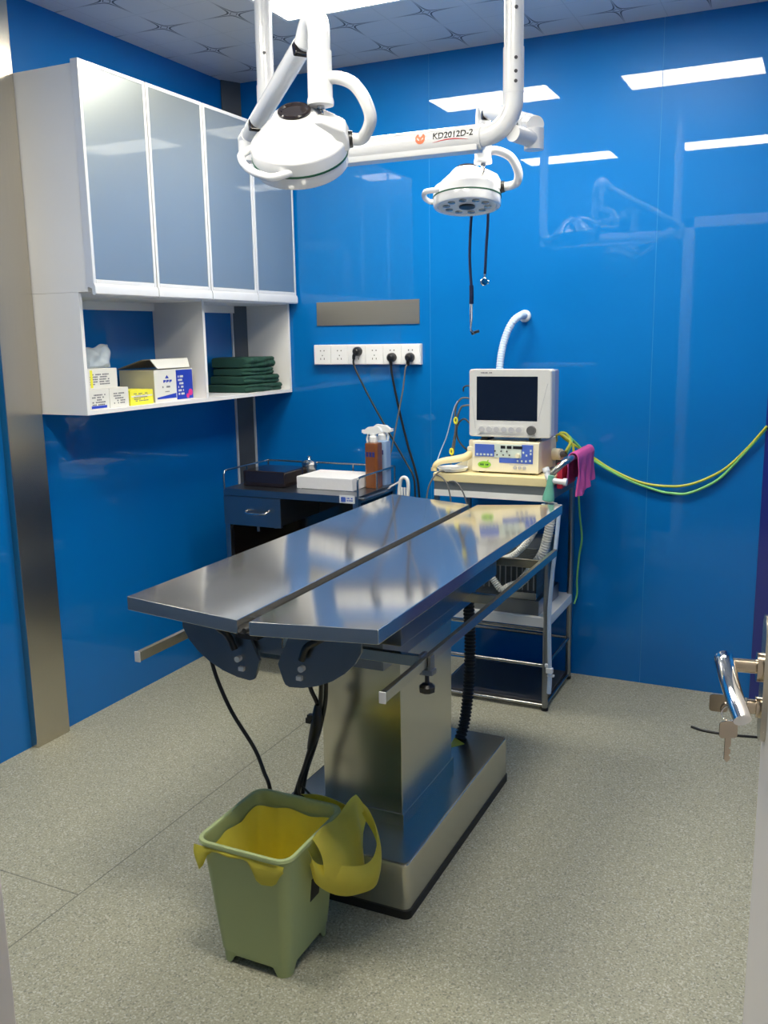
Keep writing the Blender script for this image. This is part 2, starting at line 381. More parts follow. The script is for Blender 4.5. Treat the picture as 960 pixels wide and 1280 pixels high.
# ------------------------------------------------------------------ wall cabinet with open shelf
def cabinet():
    y0, y1 = -1.290, -.006
    t = thing('wall_cabinet', 'white wall cabinet with four frosted doors above an open shelf', 'cabinet', (.15, -.65, 1.17))
    bm = bmn(); th = .018
    zt, zm = 2.272, 1.575
    box(bm, .001, .272, y0, y0 + th, zm, zt, .001); box(bm, .001, .272, y1 - th, y1, zm, zt, .001)
    box(bm, .001, .272, y0 + th, y1 - th, zt - th, zt); box(bm, .001, .272, y0 + th, y1 - th, zm, zm + th); box(bm, .001, .010, y0 + th, y1 - th, zm + th, zt - th)
    box(bm, .010, .262, (y0 + y1) / 2 - th / 2, (y0 + y1) / 2 + th / 2, zm + th, zt - th)
    obj('carcass', bm, M['cab'], t)
    # doors
    n = 4; w = (y1 - y0 + .006) / n; zb, ztop = 1.600, 2.280
    for i in range(n):
        a = y0 - .012 + i * w; b = a + w - .004; fw = .013
        bm = bmn()
        for (p, q, r, s) in ((a, a + fw, zb, ztop), (b - fw, b, zb, ztop), (a + fw, b - fw, zb, zb + fw), (a + fw, b - fw, ztop - fw, ztop)): box(bm, .278, .308, p, q, r, s, .002)
        d = obj('door', bm, M['alu'], t)
        obj('glass_panel', B(.288, .3065, a + fw, b - fw, zb + fw, ztop - fw), M['frost'], d)
        obj('pull_rail', (lambda bm: (prism(bm, [(.276, 1.600), (.310, 1.600), (.314, 1.590), (.314, 1.568), (.309, 1.563), (.300, 1.566), (.300, 1.584), (.276, 1.592)], (0, a, 0), (1, 0, 0), (0, 0, 1), (0, b - a, 0)), bm)[1])(bmn()), M['alu'], d)
    # open shelf
    z0, z1 = 1.170, 1.5745; dl, dr = .229, .262
    def slab(bm, ya, yb, za, zb, xb=.002, dx=0.):
        f = lambda y: dl + (dr - dl) * (y - y0) / (y1 - y0) - dx
        vs = [bm.verts.new(p) for p in ((xb, ya, za), (f(ya), ya, za), (f(yb), yb, za), (xb, yb, za), (xb, ya, zb), (f(ya), ya, zb), (f(yb), yb, zb), (xb, yb, zb))]
        for q in ((0, 3, 2, 1), (4, 5, 6, 7), (0, 1, 5, 4), (1, 2, 6, 5), (2, 3, 7, 6), (3, 0, 4, 7)): bm.faces.new([vs[i] for i in q])
    bm = bmn(); slab(bm, y0, y1, z0, z0 + .014); sb = obj('shelf_board', bm, M['cab'], t)
    for ya, yb, nm in ((y0, y0 + .014, 'side_panel'), (y1 - .014, y1, 'side_panel'), (-.640, -.626, 'divider')):
        bm = bmn(); slab(bm, ya, yb, z0 + .014, z1); obj(nm, bm, M['cab'], t)
    bm = bmn(); slab(bm, y0 + .014, y1 - .014, z1 - .014, z1, dx=.004); box(bm, .002, .012, y0 + .014, -.640, z1 - .045, z1 - .014); box(bm, .002, .012, -.626, y1 - .014, z1 - .045, z1 - .014)
    obj('shelf_top', bm, M['cab'], t)
cabinet()
SZ = 1.1841                     # top of the shelf board

def print_block(bm, o, ax, ay, w, h, rows, seed):
    """rows of small illegible strokes"""
    rnd = random.Random(seed); o, ax, ay = V(o), V(ax), V(ay); nz = ax.cross(ay) * .0004
    for r in range(rows):
        v = h * (1 - (r + .5) / rows); u = 0
        while u < w - .004:
            l = rnd.uniform(.003, .008)
            if rnd.random() < .75: prism(bm, [(u, v - h / rows * .28), (min(w, u + l), v - h / rows * .28), (min(w, u + l), v + h / rows * .28), (u, v + h / rows * .28)], o, ax, ay, nz)
            u += l + .0015
X, Y, Z = V((1, 0, 0)), V((0, 1, 0)), V((0, 0, 1))
def medicine_box(name, label, x0, x1, y0, y1, z0, z1, m, stripe, seed, group=None):
    o = obj(name, B(x0, x1, y0, y1, z0, z1, .0015), m, loc=((x0 + x1) / 2, (y0 + y1) / 2, z0)); tag(o, label, 'box', group)
    bm = bmn(); print_block(bm, (x1 - .0001, y0 + .02, z0 + .012), Y, Z, (y1 - y0) * .62, (z1 - z0) * .6, 5, seed); obj('printing', bm, M['greyink'], o)
    if stripe:
        ya, yb, za, zb, mm = stripe
        obj('stripe', B(x1 - .0004, x1 + .0006, ya, yb, za, zb), mm, o)
    return o
medicine_box('medicine_box', 'white medicine box on top of another at the left end of the shelf', .06, .205, -1.262, -1.105, 1.2541, 1.322, M['card'], (-1.240, -1.228, 1.258, 1.318, M['yellow']), 1, 'medicine boxes on the shelf')
medicine_box('medicine_box', 'white medicine box with a blue strip, lowest at the shelf left end', .06, .212, -1.265, -1.160, SZ, 1.2535, M['card'], (-1.250, -1.175, 1.188, 1.197, M['inkblue']), 2, 'medicine boxes on the shelf')
medicine_box('medicine_box', 'white medicine box between the blue striped one and the yellow carton', .06, .212, -1.158, -1.060, SZ, 1.2535, M['card'], None, 3, 'medicine boxes on the shelf')
medicine_box('medicine_box', 'small bright yellow carton standing on the shelf', .11, .212, -1.052, -.925, SZ, 1.238, M['yellow'], (-1.046, -.931, 1.214, 1.219, M['card']), 4, 'medicine boxes on the shelf')
# clear packet on top of the boxes
bm = bmn(); rn = random.Random(3); nu, nv = 14, 10; F_ = []
for sgn in (1, -1):
    R_ = []
    for j in range(nv + 1):
        row = []
        for i in range(nu + 1):
            u, w = i / nu, j / nv
            k = (max(0, 1 - (2 * u - 1) ** 4) * max(0, 1 - (2 * w - 1) ** 4)) ** .6
            bump = .020 * k * (1 + .5 * math.sin(9 * u + 2) * math.sin(7 * w)) + .0006
            row.append(bm.verts.new((.135 + .02 * (1 - w) + sgn * bump, -1.205 + .125 * u + .015 * w, 1.3228 + w * (.066 + .018 * u) + .004 * math.sin(11 * u) * w)))
        R_.append(row)
    F_.append(R_)
    for a, b in zip(R_, R_[1:]):
        for i in range(nu): bm.faces.new((a[i], a[i + 1], b[i + 1], b[i]))
tag(obj('plastic_packet', bm, M['film'], loc=(.14, -1.14, 1.3228)), 'clear plastic packet leaning on top of the white medicine boxes', 'packet')

# large carton with its lid flaps open
def carton():
    x0, x1, y0, y1, z0, z1 = .04, .205, -.905, -.672, SZ, 1.305
    t = thing('open_carton', 'large white and blue carton with its lid open on the shelf', 'box', ((x0 + x1) / 2, (y0 + y1) / 2, z0))
    bm = bmn(); w = .003
    box(bm, x0, x1, y0, y1, z0, z0 + w); box(bm, x0, x0 + w, y0, y1, z0 + w, z1); box(bm, x1 - w, x1, y0, y1, z0 + w, z1); box(bm, x0 + w, x1 - w, y0, y0 + w, z0 + w, z1); box(bm, x0 + w, x1 - w, y1 - w, y1, z0 + w, z1)
    obj('box_body', bm, M['card'], t)
    obj('side_panel', B(x0 + .002, x1 - .001, y0 - .0008, y0 + .0005, z0 + .002, z1 - .001), M['cardcream'], t)
    # the front: white face with a blue end
    f = obj('front_label', B(x1 - .0005, x1 + .0008, -.775, y1 - .002, z0 + .004, z1 - .004), M['inkblue'], t)
    bm = bmn(); print_block(bm, (x1 + .0008, -.765, z0 + .018), Y, Z, .035, .08, 6, 9); obj('printing', bm, M['card'], f)
    bm = bmn(); cyl(bm, (x1 + .0006, -.690, z0 + .028), (x1 + .0014, -.690, z0 + .028), .013, n=16); cyl(bm, (x1 + .0006, -.708, z0 + .015), (x1 + .0014, -.708, z0 + .015), .009, n=16); obj('spots', bm, M['magenta'], f)
    bm = bmn(); prism(bm, [(-.893, z0 + .018), (-.779, z0 + .030), (-.779, z0 + .018)], (x1 - .0002, 0, 0), Y, Z, (.001, 0, 0)); box(bm, x1 - .0002, x1 + .0008, -.893, -.779, z0 + .012, z0 + .018)
    obj('stripe', bm, M['inkblue'], t)
    bm = bmn(); print_block(bm, (x1, -.860, z0 + .050), Y, Z, .05, .012, 1, 5); print_block(bm, (x1, -.850, z0 + .035), Y, Z, .03, .006, 1, 8)
    obj('printing', bm, M['greyink'], t)
    bm = bmn()
    for yy in (-.853, -.835, -.817): prism(bm, [(yy, 0), (yy + .006, .0), (yy + .006, .003), (yy + .014, .003), (yy + .014, .010), (yy, .010)], (x1 - .0002, 0, z0 + .072), Y, Z, (.001, 0, 0))
    prism(bm, [(-.842, .088), (-.820, .088), (-.831, .100)], (x1 - .0002, 0, z0), Y, Z, (.001, 0, 0))
    obj('emblem', bm, M['inkblue'], t)
    # lid flaps
    bm = bmn(); prism(bm, [(y0, 0), (y1, 0), (y1, .0025), (y0, .0025)], (x0, 0, z1), Y, V((.12, 0, 1)).normalized(), V((.001, 0, 0)))
    bm.free()
    bm = bmn(); prism(bm, [(0, y0 - .008), (.135, y0 - .020), (.135, y1 + .0), (0, y1)], (x0, 0, z1 + .002), V((.965, 0, .26)).normalized(), Y, (-.001, 0, .003)); obj('lid', bm, M['cardin'], t)
    bm = bmn(); prism(bm, [(0, y0 + .012), (.040, y0 + .026), (.040, y1 - .012), (0, y1 + .004)], (.180, 0, 1.343), V((.5, 0, -.86)).normalized(), Y, (.0025, 0, .0015)); obj('lid_flap', bm, M['card'], t)
carton()

# folded green drapes
def drape(i, x0, x1, y0, y1, z0, z1, label):
    """a thick cloth folded over itself: rounded fold to the room, soft ends"""
    bm = bmn(); h = z1 - z0; m = 12; ny = 26; rings = []
    for j in range(ny + 1):
        v = j / ny; y = y0 + (y1 - y0) * v; e = abs(2 * v - 1); hh = h * (1 - (.55 if v > .5 else .25) * max(0, (e - .86) / .14) ** 3) * (1 if v > .5 else .999); pull = .022 * max(0, (e - .80) / .20) ** 2
        cz = z0 + h * .5 - (h - hh) * .15; rg = []
        for k in range(m + 1):
            a = -PI / 2 + PI * k / m
            w = .004 * math.sin(13 * v + i * 1.7) + .0025 * math.sin(31 * v + i)
            crease = -.008 * math.exp(-((k - m * .5 - 1.2 * math.sin(i + 4 * v)) / 1.1) ** 2)
            rg.append(bm.verts.new((x1 - pull - h * .42 + h * .42 * math.cos(a) + w + crease, y, cz + hh / 2 * math.sin(a))))
        for k in range(5):
            x = x1 - h * .5 - (x1 - h * .5 - x0) * (k + 1) / 5
            rg.append(bm.verts.new((x, y, cz + hh / 2 - .0015 * (1 + math.sin(9 * v + k + i)))))
        for k in range(5): rg.append(bm.verts.new((x0 + (x1 - h * .5 - x0) * k / 5, y, cz - hh / 2)))
        rings.append(rg)
    skin(bm, rings)
    lo = min(v.co.z for v in bm.verts); hi = max(v.co.z for v in bm.verts)
    for v in bm.verts: v.co.z = z0 + (v.co.z - lo) * h / (hi - lo)
    o = obj('folded_drape', bm, M['drape'], loc=((x0 + x1) / 2, (y0 + y1) / 2, z0)); tag(o, label, 'folded cloth', 'folded green drapes on the shelf')
drape(1, .02, .236, -.325, -.026, SZ, 1.2185, 'dark green folded drape, bottom of the stack on the shelf')
drape(2, .03, .230, -.310, -.034, 1.219, 1.2555, 'dark green folded drape, second from the bottom of its stack')
drape(3, .04, .218, -.300, -.060, 1.256, 1.288, 'dark green folded drape, second from the top of its stack')
drape(4, .03, .220, -.295, -.055, 1.2885, 1.335, 'thick dark green folded drape on top of the stack')

# ------------------------------------------------------------------ socket strip, steel plate, plugs and cords
o = obj('steel_plate', B(.403, .900, -.006, 0., 1.465, 1.567, .001), M['steel_plate'], loc=(.65, -.003, 1.465)); tag(o, 'brushed steel plate on the blue wall above the sockets', 'wall plate')
t = thing('socket_strip', 'white strip of six wall sockets below the steel plate', 'socket', (.652, 0, 1.293))
obj('back_box', B(.394, .912, -.024, -.0005, 1.294, 1.3815, .002), M['whiteplastic'], t)
for i in range(6):
    x = .396 + i * .0857
    s = obj('socket', B(x + .001, x + .0847, -.029, -.023, 1.296, 1.3795, .002), M['white'], t)
    bm = bmn()
    for dx in (-.009, .009): box(bm, x + .043 + dx - .0022, x + .043 + dx + .0022, -.0295, -.0285, 1.353, 1.358)
    box(bm, x + .041, x + .045, -.0295, -.0285, 1.332, 1.337)
    for dx in (-.009, .009): box(bm, x + .043 + dx - .0015, x + .043 + dx + .0015, -.0295, -.0285, 1.316, 1.324)
    obj('pin_holes', bm, M['black'], s)
def plug_cord(px, pz, pts, r, label, m, drop):
    t = thing('power_cord', label, 'power cord', (pts[-1][0], pts[-1][1], pts[-1][2]), 'black power cords at the wall sockets')
    bm = bmn(); mt = Matrix.Translation((px, -.0295, pz)) @ Matrix.Rotation(PI / 2, 4, 'X')
    lathe(bm, [(.019, 0), (.020, .004), (.019, .022), (.014, .032), (.009, .036)], mt, 28)
    tube(bm, [(px, -.048, pz), (px + drop, -.050, pz - .018), (px + drop * 1.3, -.048, pz - .034)], lambda t: .010 - .004 * t, n=12)
    obj('plug', bm, M['black'], t)
    obj('cord', T([(px + drop * 1.2, -.048, pz - .030)] + pts, r, sub=8), m, t)
plug_cord(.620, 1.352, [(.604, -.048, 1.30), (.623, -.05, 1.256), (.684, -.05, 1.144), (.781, -.055, .989), (.853, -.06, .878), (.893, -.07, .815), (.905, -.08, .72), (.92, -.1, .45)], .0042, 'black power cord from the third socket, slanting down to the right', M['black'], -.012)
plug_cord(.784, 1.325, [(.786, -.048, 1.27), (.799, -.045, 1.19), (.825, -.042, 1.068), (.856, -.040, .946), (.893, -.045, .835), (.910, -.05, .74), (.93, -.07, .45)], .0050, 'thick black power cord from the second plug, running nearly straight down', M['black'], 0.)
plug_cord(.869, 1.325, [(.857, -.06, 1.28), (.845, -.062, 1.191), (.819, -.070, 1.057), (.790, -.075, .92), (.765, -.09, .815), (.76, -.115, .70), (.77, -.11, .5)], .0034, 'thin grey power cord from the rightmost plug, crossing behind the other two', M['greycable'], -.004)

# hose from the wall
t = thing('wall_hose', 'pale blue hose curving out of a white ring in the wall', 'hose', (1.29, -.07, 1.25))
bm = bmn(); mt = Matrix.Translation((1.362, 0, 1.486)) @ Matrix.Rotation(PI / 2, 4, 'X')
lathe(bm, [(.024, 0.0005), (.024, .014), (.018, .020)], mt, 28); obj('wall_ring', bm, M['whiteplastic'], t)
obj('hose', T([(1.362, -.012, 1.487), (1.362, -.055, 1.489), (1.340, -.078, 1.470), (1.318, -.085, 1.432), (1.300, -.09, 1.377), (1.291, -.10, 1.31), (1.288, -.11, 1.20), (1.288, -.12, 1.10), (1.29, -.12, .95)], .0145, n=14, rib=.0008, riblen=.010), M['hose'], t)

# ------------------------------------------------------------------ instrument trolley (left)
def trolley():
    x0, x1, y0, y1, zt = .218, .852, -.520, -.165, .80
    t = thing('instrument_trolley', 'stainless steel trolley with railing and drawer in the far left corner', 'trolley', ((x0 + x1) / 2, (y0 + y1) / 2, 0))
    bm = bmn(); box(bm, x0, x1, y0, y1, zt - .004, zt); 
    for a in ((x0, x1, y0, y0 + .006), (x0, x1, y1 - .006, y1), (x0, x0 + .006, y0 + .006, y1 - .006), (x1 - .006, x1, y0 + .006, y1 - .006)): box(bm, *a, zt - .028, zt - .004)
    obj('tray_top', bm, M['steel_dark'], t)
    for (x, y) in ((x0 + .013, y0 + .013), (x1 - .013, y0 + .013), (x0 + .013, y1 - .013), (x1 - .013, y1 - .013)):
        l = obj('leg', B(x - .0125, x + .0125, y - .0125, y + .0125, .085, zt - .004, .002), M['steel_dark'], t)
        bm = bmn(); cyl(bm, (x, y - .011, .0375), (x, y + .011, .0375), .0375, n=28); obj('caster_wheel', bm, M['rubber'], l)
        bm = bmn(); cyl(bm, (x, y, .075), (x, y, .087), .016); box(bm, x - .008, x + .008, y - .016, y - .0125, .03, .078); box(bm, x - .008, x + .008, y + .0125, y + .016, .03, .078); obj('caster_fork', bm, M['steel'], l)
    zr = .874; r = .0042
    bm = bmn()
    tube(bm, [(x0 + .003, y0 + .003, zt - .006), (x0 + .003, y0 + .003, zr - .02), (x0 + .003, y0 + .009, zr - .004), (x0 + .003, y0 + .025, zr), (x0 + .003, y1 - .02, zr), (x0 + .003, y1 - .003, zr), (x0 + .02, y1 - .003, zr), (x1 - .02, y1 - .003, zr), (x1 - .003, y1 - .003, zr), (x1 - .003, y1 - .02, zr), (x1 - .003, y0 + .025, zr), (x1 - .003, y0 + .009, zr - .004), (x1 - .003, y0 + .003, zr - .02), (x1 - .003, y0 + .003, zt - .006)], r, n=10, smooth=False)
    tube(bm, [(x0 + .38, y0 + .001, zt + .02), (x1 - .003, y0 + .001, zt + .02)], .002, n=8, smooth=False)
    for p in ((x0 + .003, (y0 + y1) / 2), (x0 + .003, y1 - .003), (x0 + .22, y1 - .003), (x1 - .2, y1 - .003), (x1 - .003, y1 - .003), (x1 - .003, (y0 + y1) / 2)):
        cyl(bm, (*p, zt - .003), (*p, zr), r * .9, n=10)
    obj('railing', bm, M['steel'], t)
    # drawer hanging under the left half
    dx0, dx1 = x0 + .002, x0 + .275
    bm = bmn(); box(bm, dx0, dx1, y0 + .012, y1 - .03, zt - .145, zt - .028); obj('drawer_case', bm, M['steel_dark'], t)
    d = obj('drawer', B(dx0 - .001, dx1 + .004, y0 - .004, y0 + .012, zt - .152, zt - .030, .002), M['steel_dark'], t)
    cx = (dx0 + dx1) / 2 + .035
    obj('handle', T([(cx - .052, y0 - .004, zt - .083), (cx - .052, y0 - .020, zt - .088), (cx - .044, y0 - .030, zt - .092), (cx, y0 - .032, zt - .093), (cx + .044, y0 - .030, zt - .090), (cx + .052, y0 - .020, zt - .086), (cx + .052, y0 - .004, zt - .081)], .0042, n=10, sub=4), M['chrome'], d)
    obj('peg', CY((cx - .04, y0 + .05, zt - .185), (cx - .04, y0 + .05, zt - .144), .006), M['steel_dark'], t); obj('peg', CY((cx + .03, y0 + .08, zt - .172), (cx + .03, y0 + .08, zt - .144), .009), M['steel_dark'], t)
    # closed sides, back and lower shelf
    obj('back_panel', B(x0 + .004, x1 - .004, y1 - .030, y1 - .026, .22, zt - .03), M['brownblack'], t)
    obj('side_panel', B(x0 + .004, x0 + .008, y0 + .028, y1 - .031, .22, zt - .03), M['brownblack'], t)
    bm = bmn(); box(bm, x0 + .002, x1 - .002, y0 + .004, y1 - .004, .20, .222, .002); obj('lower_shelf', bm, M['steel_dark'], t)
    lp = obj('name_plate', B(.770, .838, y0 - .0025, y0 - .0002, zt - .028, zt + .004, .001), M['white'], t)
    bm = bmn(); prism(bm, rrect(.777, .798, zt - .023, zt - .003, .004), (0, y0 - .0024, 0), X, Z, (0, -.0006, 0)); print_block(bm, (.803, y0 - .0026, zt - .021), X, Z, .030, .018, 2, 21); obj('printing', bm, M['bluepanel'], lp)
    obj('push_bar', T([(x1, y0 + .02, zt - .012), (x1 + .016, y0 + .022, zt - .010), (x1 + .018, y0 + .04, zt - .010), (x1 + .018, y1 - .09, zt - .010), (x1, y1 - .08, zt - .012)], .006, n=10, sub=3), M['steel_dark'], t)
trolley()
TZ = .8003
o = obj('smoked_box', B(.265, .470, -.44, -.255, TZ, .868, .006), M['brownblack'], loc=(.37, -.35, TZ)); tag(o, 'dark smoked box lying on the left of the trolley tray', 'box')
bm = bmn(); box(bm, .470 - .001, .4715, -.43, -.27, .81, .858); bm.free()
# lidded steel jar
t = thing('cotton_jar', 'small steel jar between the dark box and the white foam block', 'jar', (.468, -.225, TZ))
mt = Matrix.Translation((.468, -.225, TZ))
bm = bmn(); lathe(bm, [(.030, 0), (.033, .004), (.033, .070), (.030, .074)], mt, 32); obj('body', bm, M['steel'], t)
bm = bmn(); lathe(bm, [(.035, .074), (.035, .084), (.026, .092), (.008, .095), (.006, .100), (.010, .108), (.004, .112)], mt, 32); obj('lid', bm, M['chrome'], t)
o = obj('foam_block', B(.515, .776, -.420, -.215, TZ, .852, .004), M['foam'], loc=(.66, -.32, TZ)); tag(o, 'flat white foam block lying on the trolley tray', 'foam block')
def spray(x, y, m, label, lab, hd):
    t = thing('spray_bottle', label, 'spray bottle', (x, y, TZ), 'spray bottles on the trolley')
    bm = bmn(); P = []
    for (w, z, rr) in ((.027, 0, .010), (.029, .003, .011), (.029, .180, .011), (.0275, .186, .012), (.017, .1885, .0165)):
        P.append([bm.verts.new((x + a, y + b, TZ + z)) for a, b in rrect(-w, w, -w, w, rr)])
    skin(bm, P); obj('bottle', bm, m, t)
    bm = bmn(); lathe(bm, [(.017, .188), (.0185, .191), (.0185, .210), (.014, .214), (.014, .225)], Matrix.Translation((x, y, TZ)), 24); obj('collar', bm, M['whiteplastic'], t)
    bm = bmn()
    prism(bm, [(-.040, .222), (-.040, .236), (-.020, .250), (.022, .254), (.034, .246), (.040, .232), (.016, .222)], (x, y - .010, TZ), V((hd, 0, 0)), Z, (0, .020, 0))
    prism(bm, [(-.040, .224), (-.050, .226), (-.050, .238), (-.040, .238)], (x, y - .006, TZ), V((hd, 0, 0)), Z, (0, .012, 0))
    obj('spray_head', bm, M['whiteplastic'], t)
    bm = bmn(); tube(bm, [(x - hd * .020, y, TZ + .225), (x - hd * .028, y, TZ + .205), (x - hd * .026, y, TZ + .185)], .005, n=8); obj('trigger', bm, M['whiteplastic'], t)
    bm = bmn()
    for k in range(3): box(bm, x - .020 + k * .014, x - .010 + k * .014, y - .0298, y - .0285, TZ + .130, TZ + .150)
    obj('printing', bm, M['ink'], t)
spray(.810, -.288, M['amber'], 'amber brown spray bottle with a white head on the trolley', 1, 1)
spray(.812, -.208, M['clearblue'], 'pale blue spray bottle with a white head behind the amber one', 2, -1)
# white clip hung over the trolley end
bm = bmn()
tube(bm, [(.905, -.25, .765), (.908, -.25, .80), (.915, -.25, .832), (.930, -.25, .842), (.944, -.25, .832), (.948, -.25, .80), (.945, -.25, .765)], .0075, n=10)
for k in range(4): tube(bm, [(.908 + .011 * k, -.25, .80), (.907 + .012 * k, -.25, .755)], .004, n=8)
tube(bm, [(.862, -.25, .797), (.900, -.25, .818), (.915, -.25, .830)], .004, n=8)
tag(obj('hanging_clip', bm, M['whiteplastic'], loc=(.93, -.25, .755)), 'white plastic clip hanging at the right end of the trolley', 'clip')

# ------------------------------------------------------------------ equipment stand (right)
def stand():
    x0, x1, y0, y1 = 1.135, 1.595, -.437, -.055
    t = thing('equipment_stand', 'grey tube stand with cream top and white shelf by the back wall', 'stand', ((x0 + x1) / 2, (y0 + y1) / 2, 0))
    for (x, y) in ((x0 + .011, y0 + .011), (x1 - .011, y0 + .011), (x0 + .011, y1 - .011), (x1 - .011, y1 - .011)):
        l = obj('leg', CY((x, y, .008), (x, y, .812), .0115, n=18), M['steel_dark'], t)
        obj('foot', CY((x, y, 0), (x, y, .012), .013, n=18), M['rubber'], l)
    obj('top_board', B(x0, x1, y0 - .004, y1, .866, .8995, .004), M['cream'], t)
    bm = bmn(); box(bm, x0 + .004, x1 - .004, y0, y0 + .02, .835, .866); box(bm, x0 + .004, x1 - .004, y1 - .02, y1, .812, .866); box(bm, x0 + .004, x0 + .02, y0 + .02, y1 - .02, .812, .866); box(bm, x1 - .02, x1 - .004, y0 + .02, y1 - .02, .812, .866)
    obj('apron', bm, M['grey'], t)
    obj('apron_strip', B(x0 + .004, x1 - .004, y0 - .001, y0 + .02, .811, .835), M['board'], t, label='pale lower strip')
    obj('shelf', B(x0 + .002, x1 - .001, y0 + .002, y1 - .002, .330, .368, .003), M['board'], t)
    bm = bmn()
    for z in (.178, .018):
        tube(bm, [(x0 + .011, y0 + .011, z), (x1 - .011, y0 + .011, z)], .0065, n=10, smooth=False); tube(bm, [(x0 + .011, y1 - .011, z), (x1 - .011, y1 - .011, z)], .0065, n=10, smooth=False)
        for x in (x0 + .011, x1 - .011): tube(bm, [(x, y0 + .011, z), (x, y1 - .011, z)], .0065, n=10, smooth=False)
    tube(bm, [(x0 + .011, y0 + .011, .318), (x1 - .011, y0 + .011, .318)], .0065, n=10, smooth=False)
    obj('rail', bm, M['steel'], t)
    obj('bottom_panel', B(x0 + .02, x1 - .02, y0 + .02, y1 - .01, .020, .030), M['darkgrey'], t)
    obj('handle', T([(1.592, -.432, .868), (1.592, -.436, .905), (1.622, -.430, .940), (1.646, -.412, .962), (1.652, -.37, .967), (1.652, -.25, .967), (1.652, -.11, .967), (1.640, -.075, .955), (1.600, -.062, .90), (1.592, -.062, .86)], .0115, n=14, sub=6), M['steel'], t)
stand()
SZT = .8997
# electrosurgical unit
def esu():
    x0, x1, y0, y1, z0, z1 = 1.276, 1.536, -.392, -.140, SZT + .006, 1.021
    t = thing('electrosurgical_unit', 'cream control unit with blue panels under the monitor', 'medical device', ((x0 + x1) / 2, (y0 + y1) / 2, SZT))
    bm = bmn(); prism(bm, [(y0, z0), (y0 + .004, z1), (y1, z1), (y1, z0)], (x0, 0, 0), Y, Z, (x1 - x0, 0, 0))
    bmesh.ops.bevel(bm, geom=bm.edges[:], offset=.004, segments=2, profile=.5, affect='EDGES')
    obj('case', bm, M['creamlight'], t)
    for x in (x0 + .03, x1 - .03):
        for y in (y0 + .03, y1 - .03): obj('foot', CY((x, y, SZT), (x, y, z0 + .002), .012), M['rubber'], t)
    f = lambda u, v, w, h, d=.0016: B(x0 + u, x0 + u + w, y0 - d + .002, y0 + .003, z0 + v, z0 + v + h)
    p = obj('blue_panel', f(.012, .058, .076, .046, .0022), M['bluepanel'], t)
    bm = bmn(); 
    for k in range(5): box(bm, x0 + .018 + k * .014, x0 + .026 + k * .014, y0 - .001, y0 + .002, z0 + .062, z0 + .069)
    obj('button', bm, M['palepanel'], p)
    p = obj('display_panel', f(.090, .056, .103, .050, .0022), M['palepanel'], t)
    bm = bmn()
    for u, w in ((.114, .018), (.138, .018), (.162, .036)): box(bm, x0 + u, x0 + u + w, y0 - .0012, y0 + .002, z0 + .090, z0 + .101)
    obj('readout', bm, M['black'], p)
    bm = bmn()
    for u, v in ((.092, .080), (.116, .080), (.138, .080), (.100, .066), (.124, .066), (.148, .066)): cyl(bm, (x0 + u, y0 + .001, z0 + v), (x0 + u, y0 - .0018, z0 + v), .0032, n=12)
    obj('button', bm, M['darkgrey'], p)
    obj('dial', CY((x0 + .181, y0 + .001, z0 + .066), (x0 + .181, y0 - .010, z0 + .066), .009, .008), M['creamlight'], p)
    p = obj('blue_panel', f(.108, .036, .130, .024, .0016), M['bluepanel'], t)
    bm = bmn(); box(bm, x0 + .195, x0 + .238, y0 - .0002, y0 + .004, z0 + .058, z0 + .106); obj('blue_tab', bm, M['bluepanel'], p)
    bm = bmn()
    for u, v in ((.180, .042), (.196, .042), (.212, .042), (.228, .044), (.202, .074), (.214, .064), (.230, .082), (.230, .070)): box(bm, x0 + u - .003, x0 + u + .003, y0 - .0014, y0 + .003, z0 + v, z0 + v + .007)
    obj('button', bm, M['palepanel'], p)
    p = obj('sticker', f(.010, .006, .080, .040, .0004), M['creamlight'], t)
    bm = bmn(); prism(bm, [(.050 + .026 * math.cos(a), .027 + .013 * math.sin(a)) for a in [2 * PI * i / 24 for i in range(24)]], (x0, y0 + .0012, z0), X, Z, (0, -.002, 0)); prism(bm, [(.058, .036), (.064, .046), (.067, .045), (.063, .036)], (x0, y0 + .0012, z0), X, Z, (0, -.002, 0)); obj('emblem', bm, M['lime'], p)
    bm = bmn(); print_block(bm, (x0 + .033, y0 - .0009, z0 + .021), X, Z, .034, .012, 1, 31); obj('scribble', bm, M['greenline'], p)
    p = obj('socket_panel', f(.148, .008, .072, .024, .0010), M['monitor'], t)
    bm = bmn()
    for u in (.170, .188, .206): cyl(bm, (x0 + u, y0 + .001, z0 + .020), (x0 + u, y0 - .004, z0 + .020), .0065, n=18)
    obj('socket', bm, M['greykey'], p)
esu()
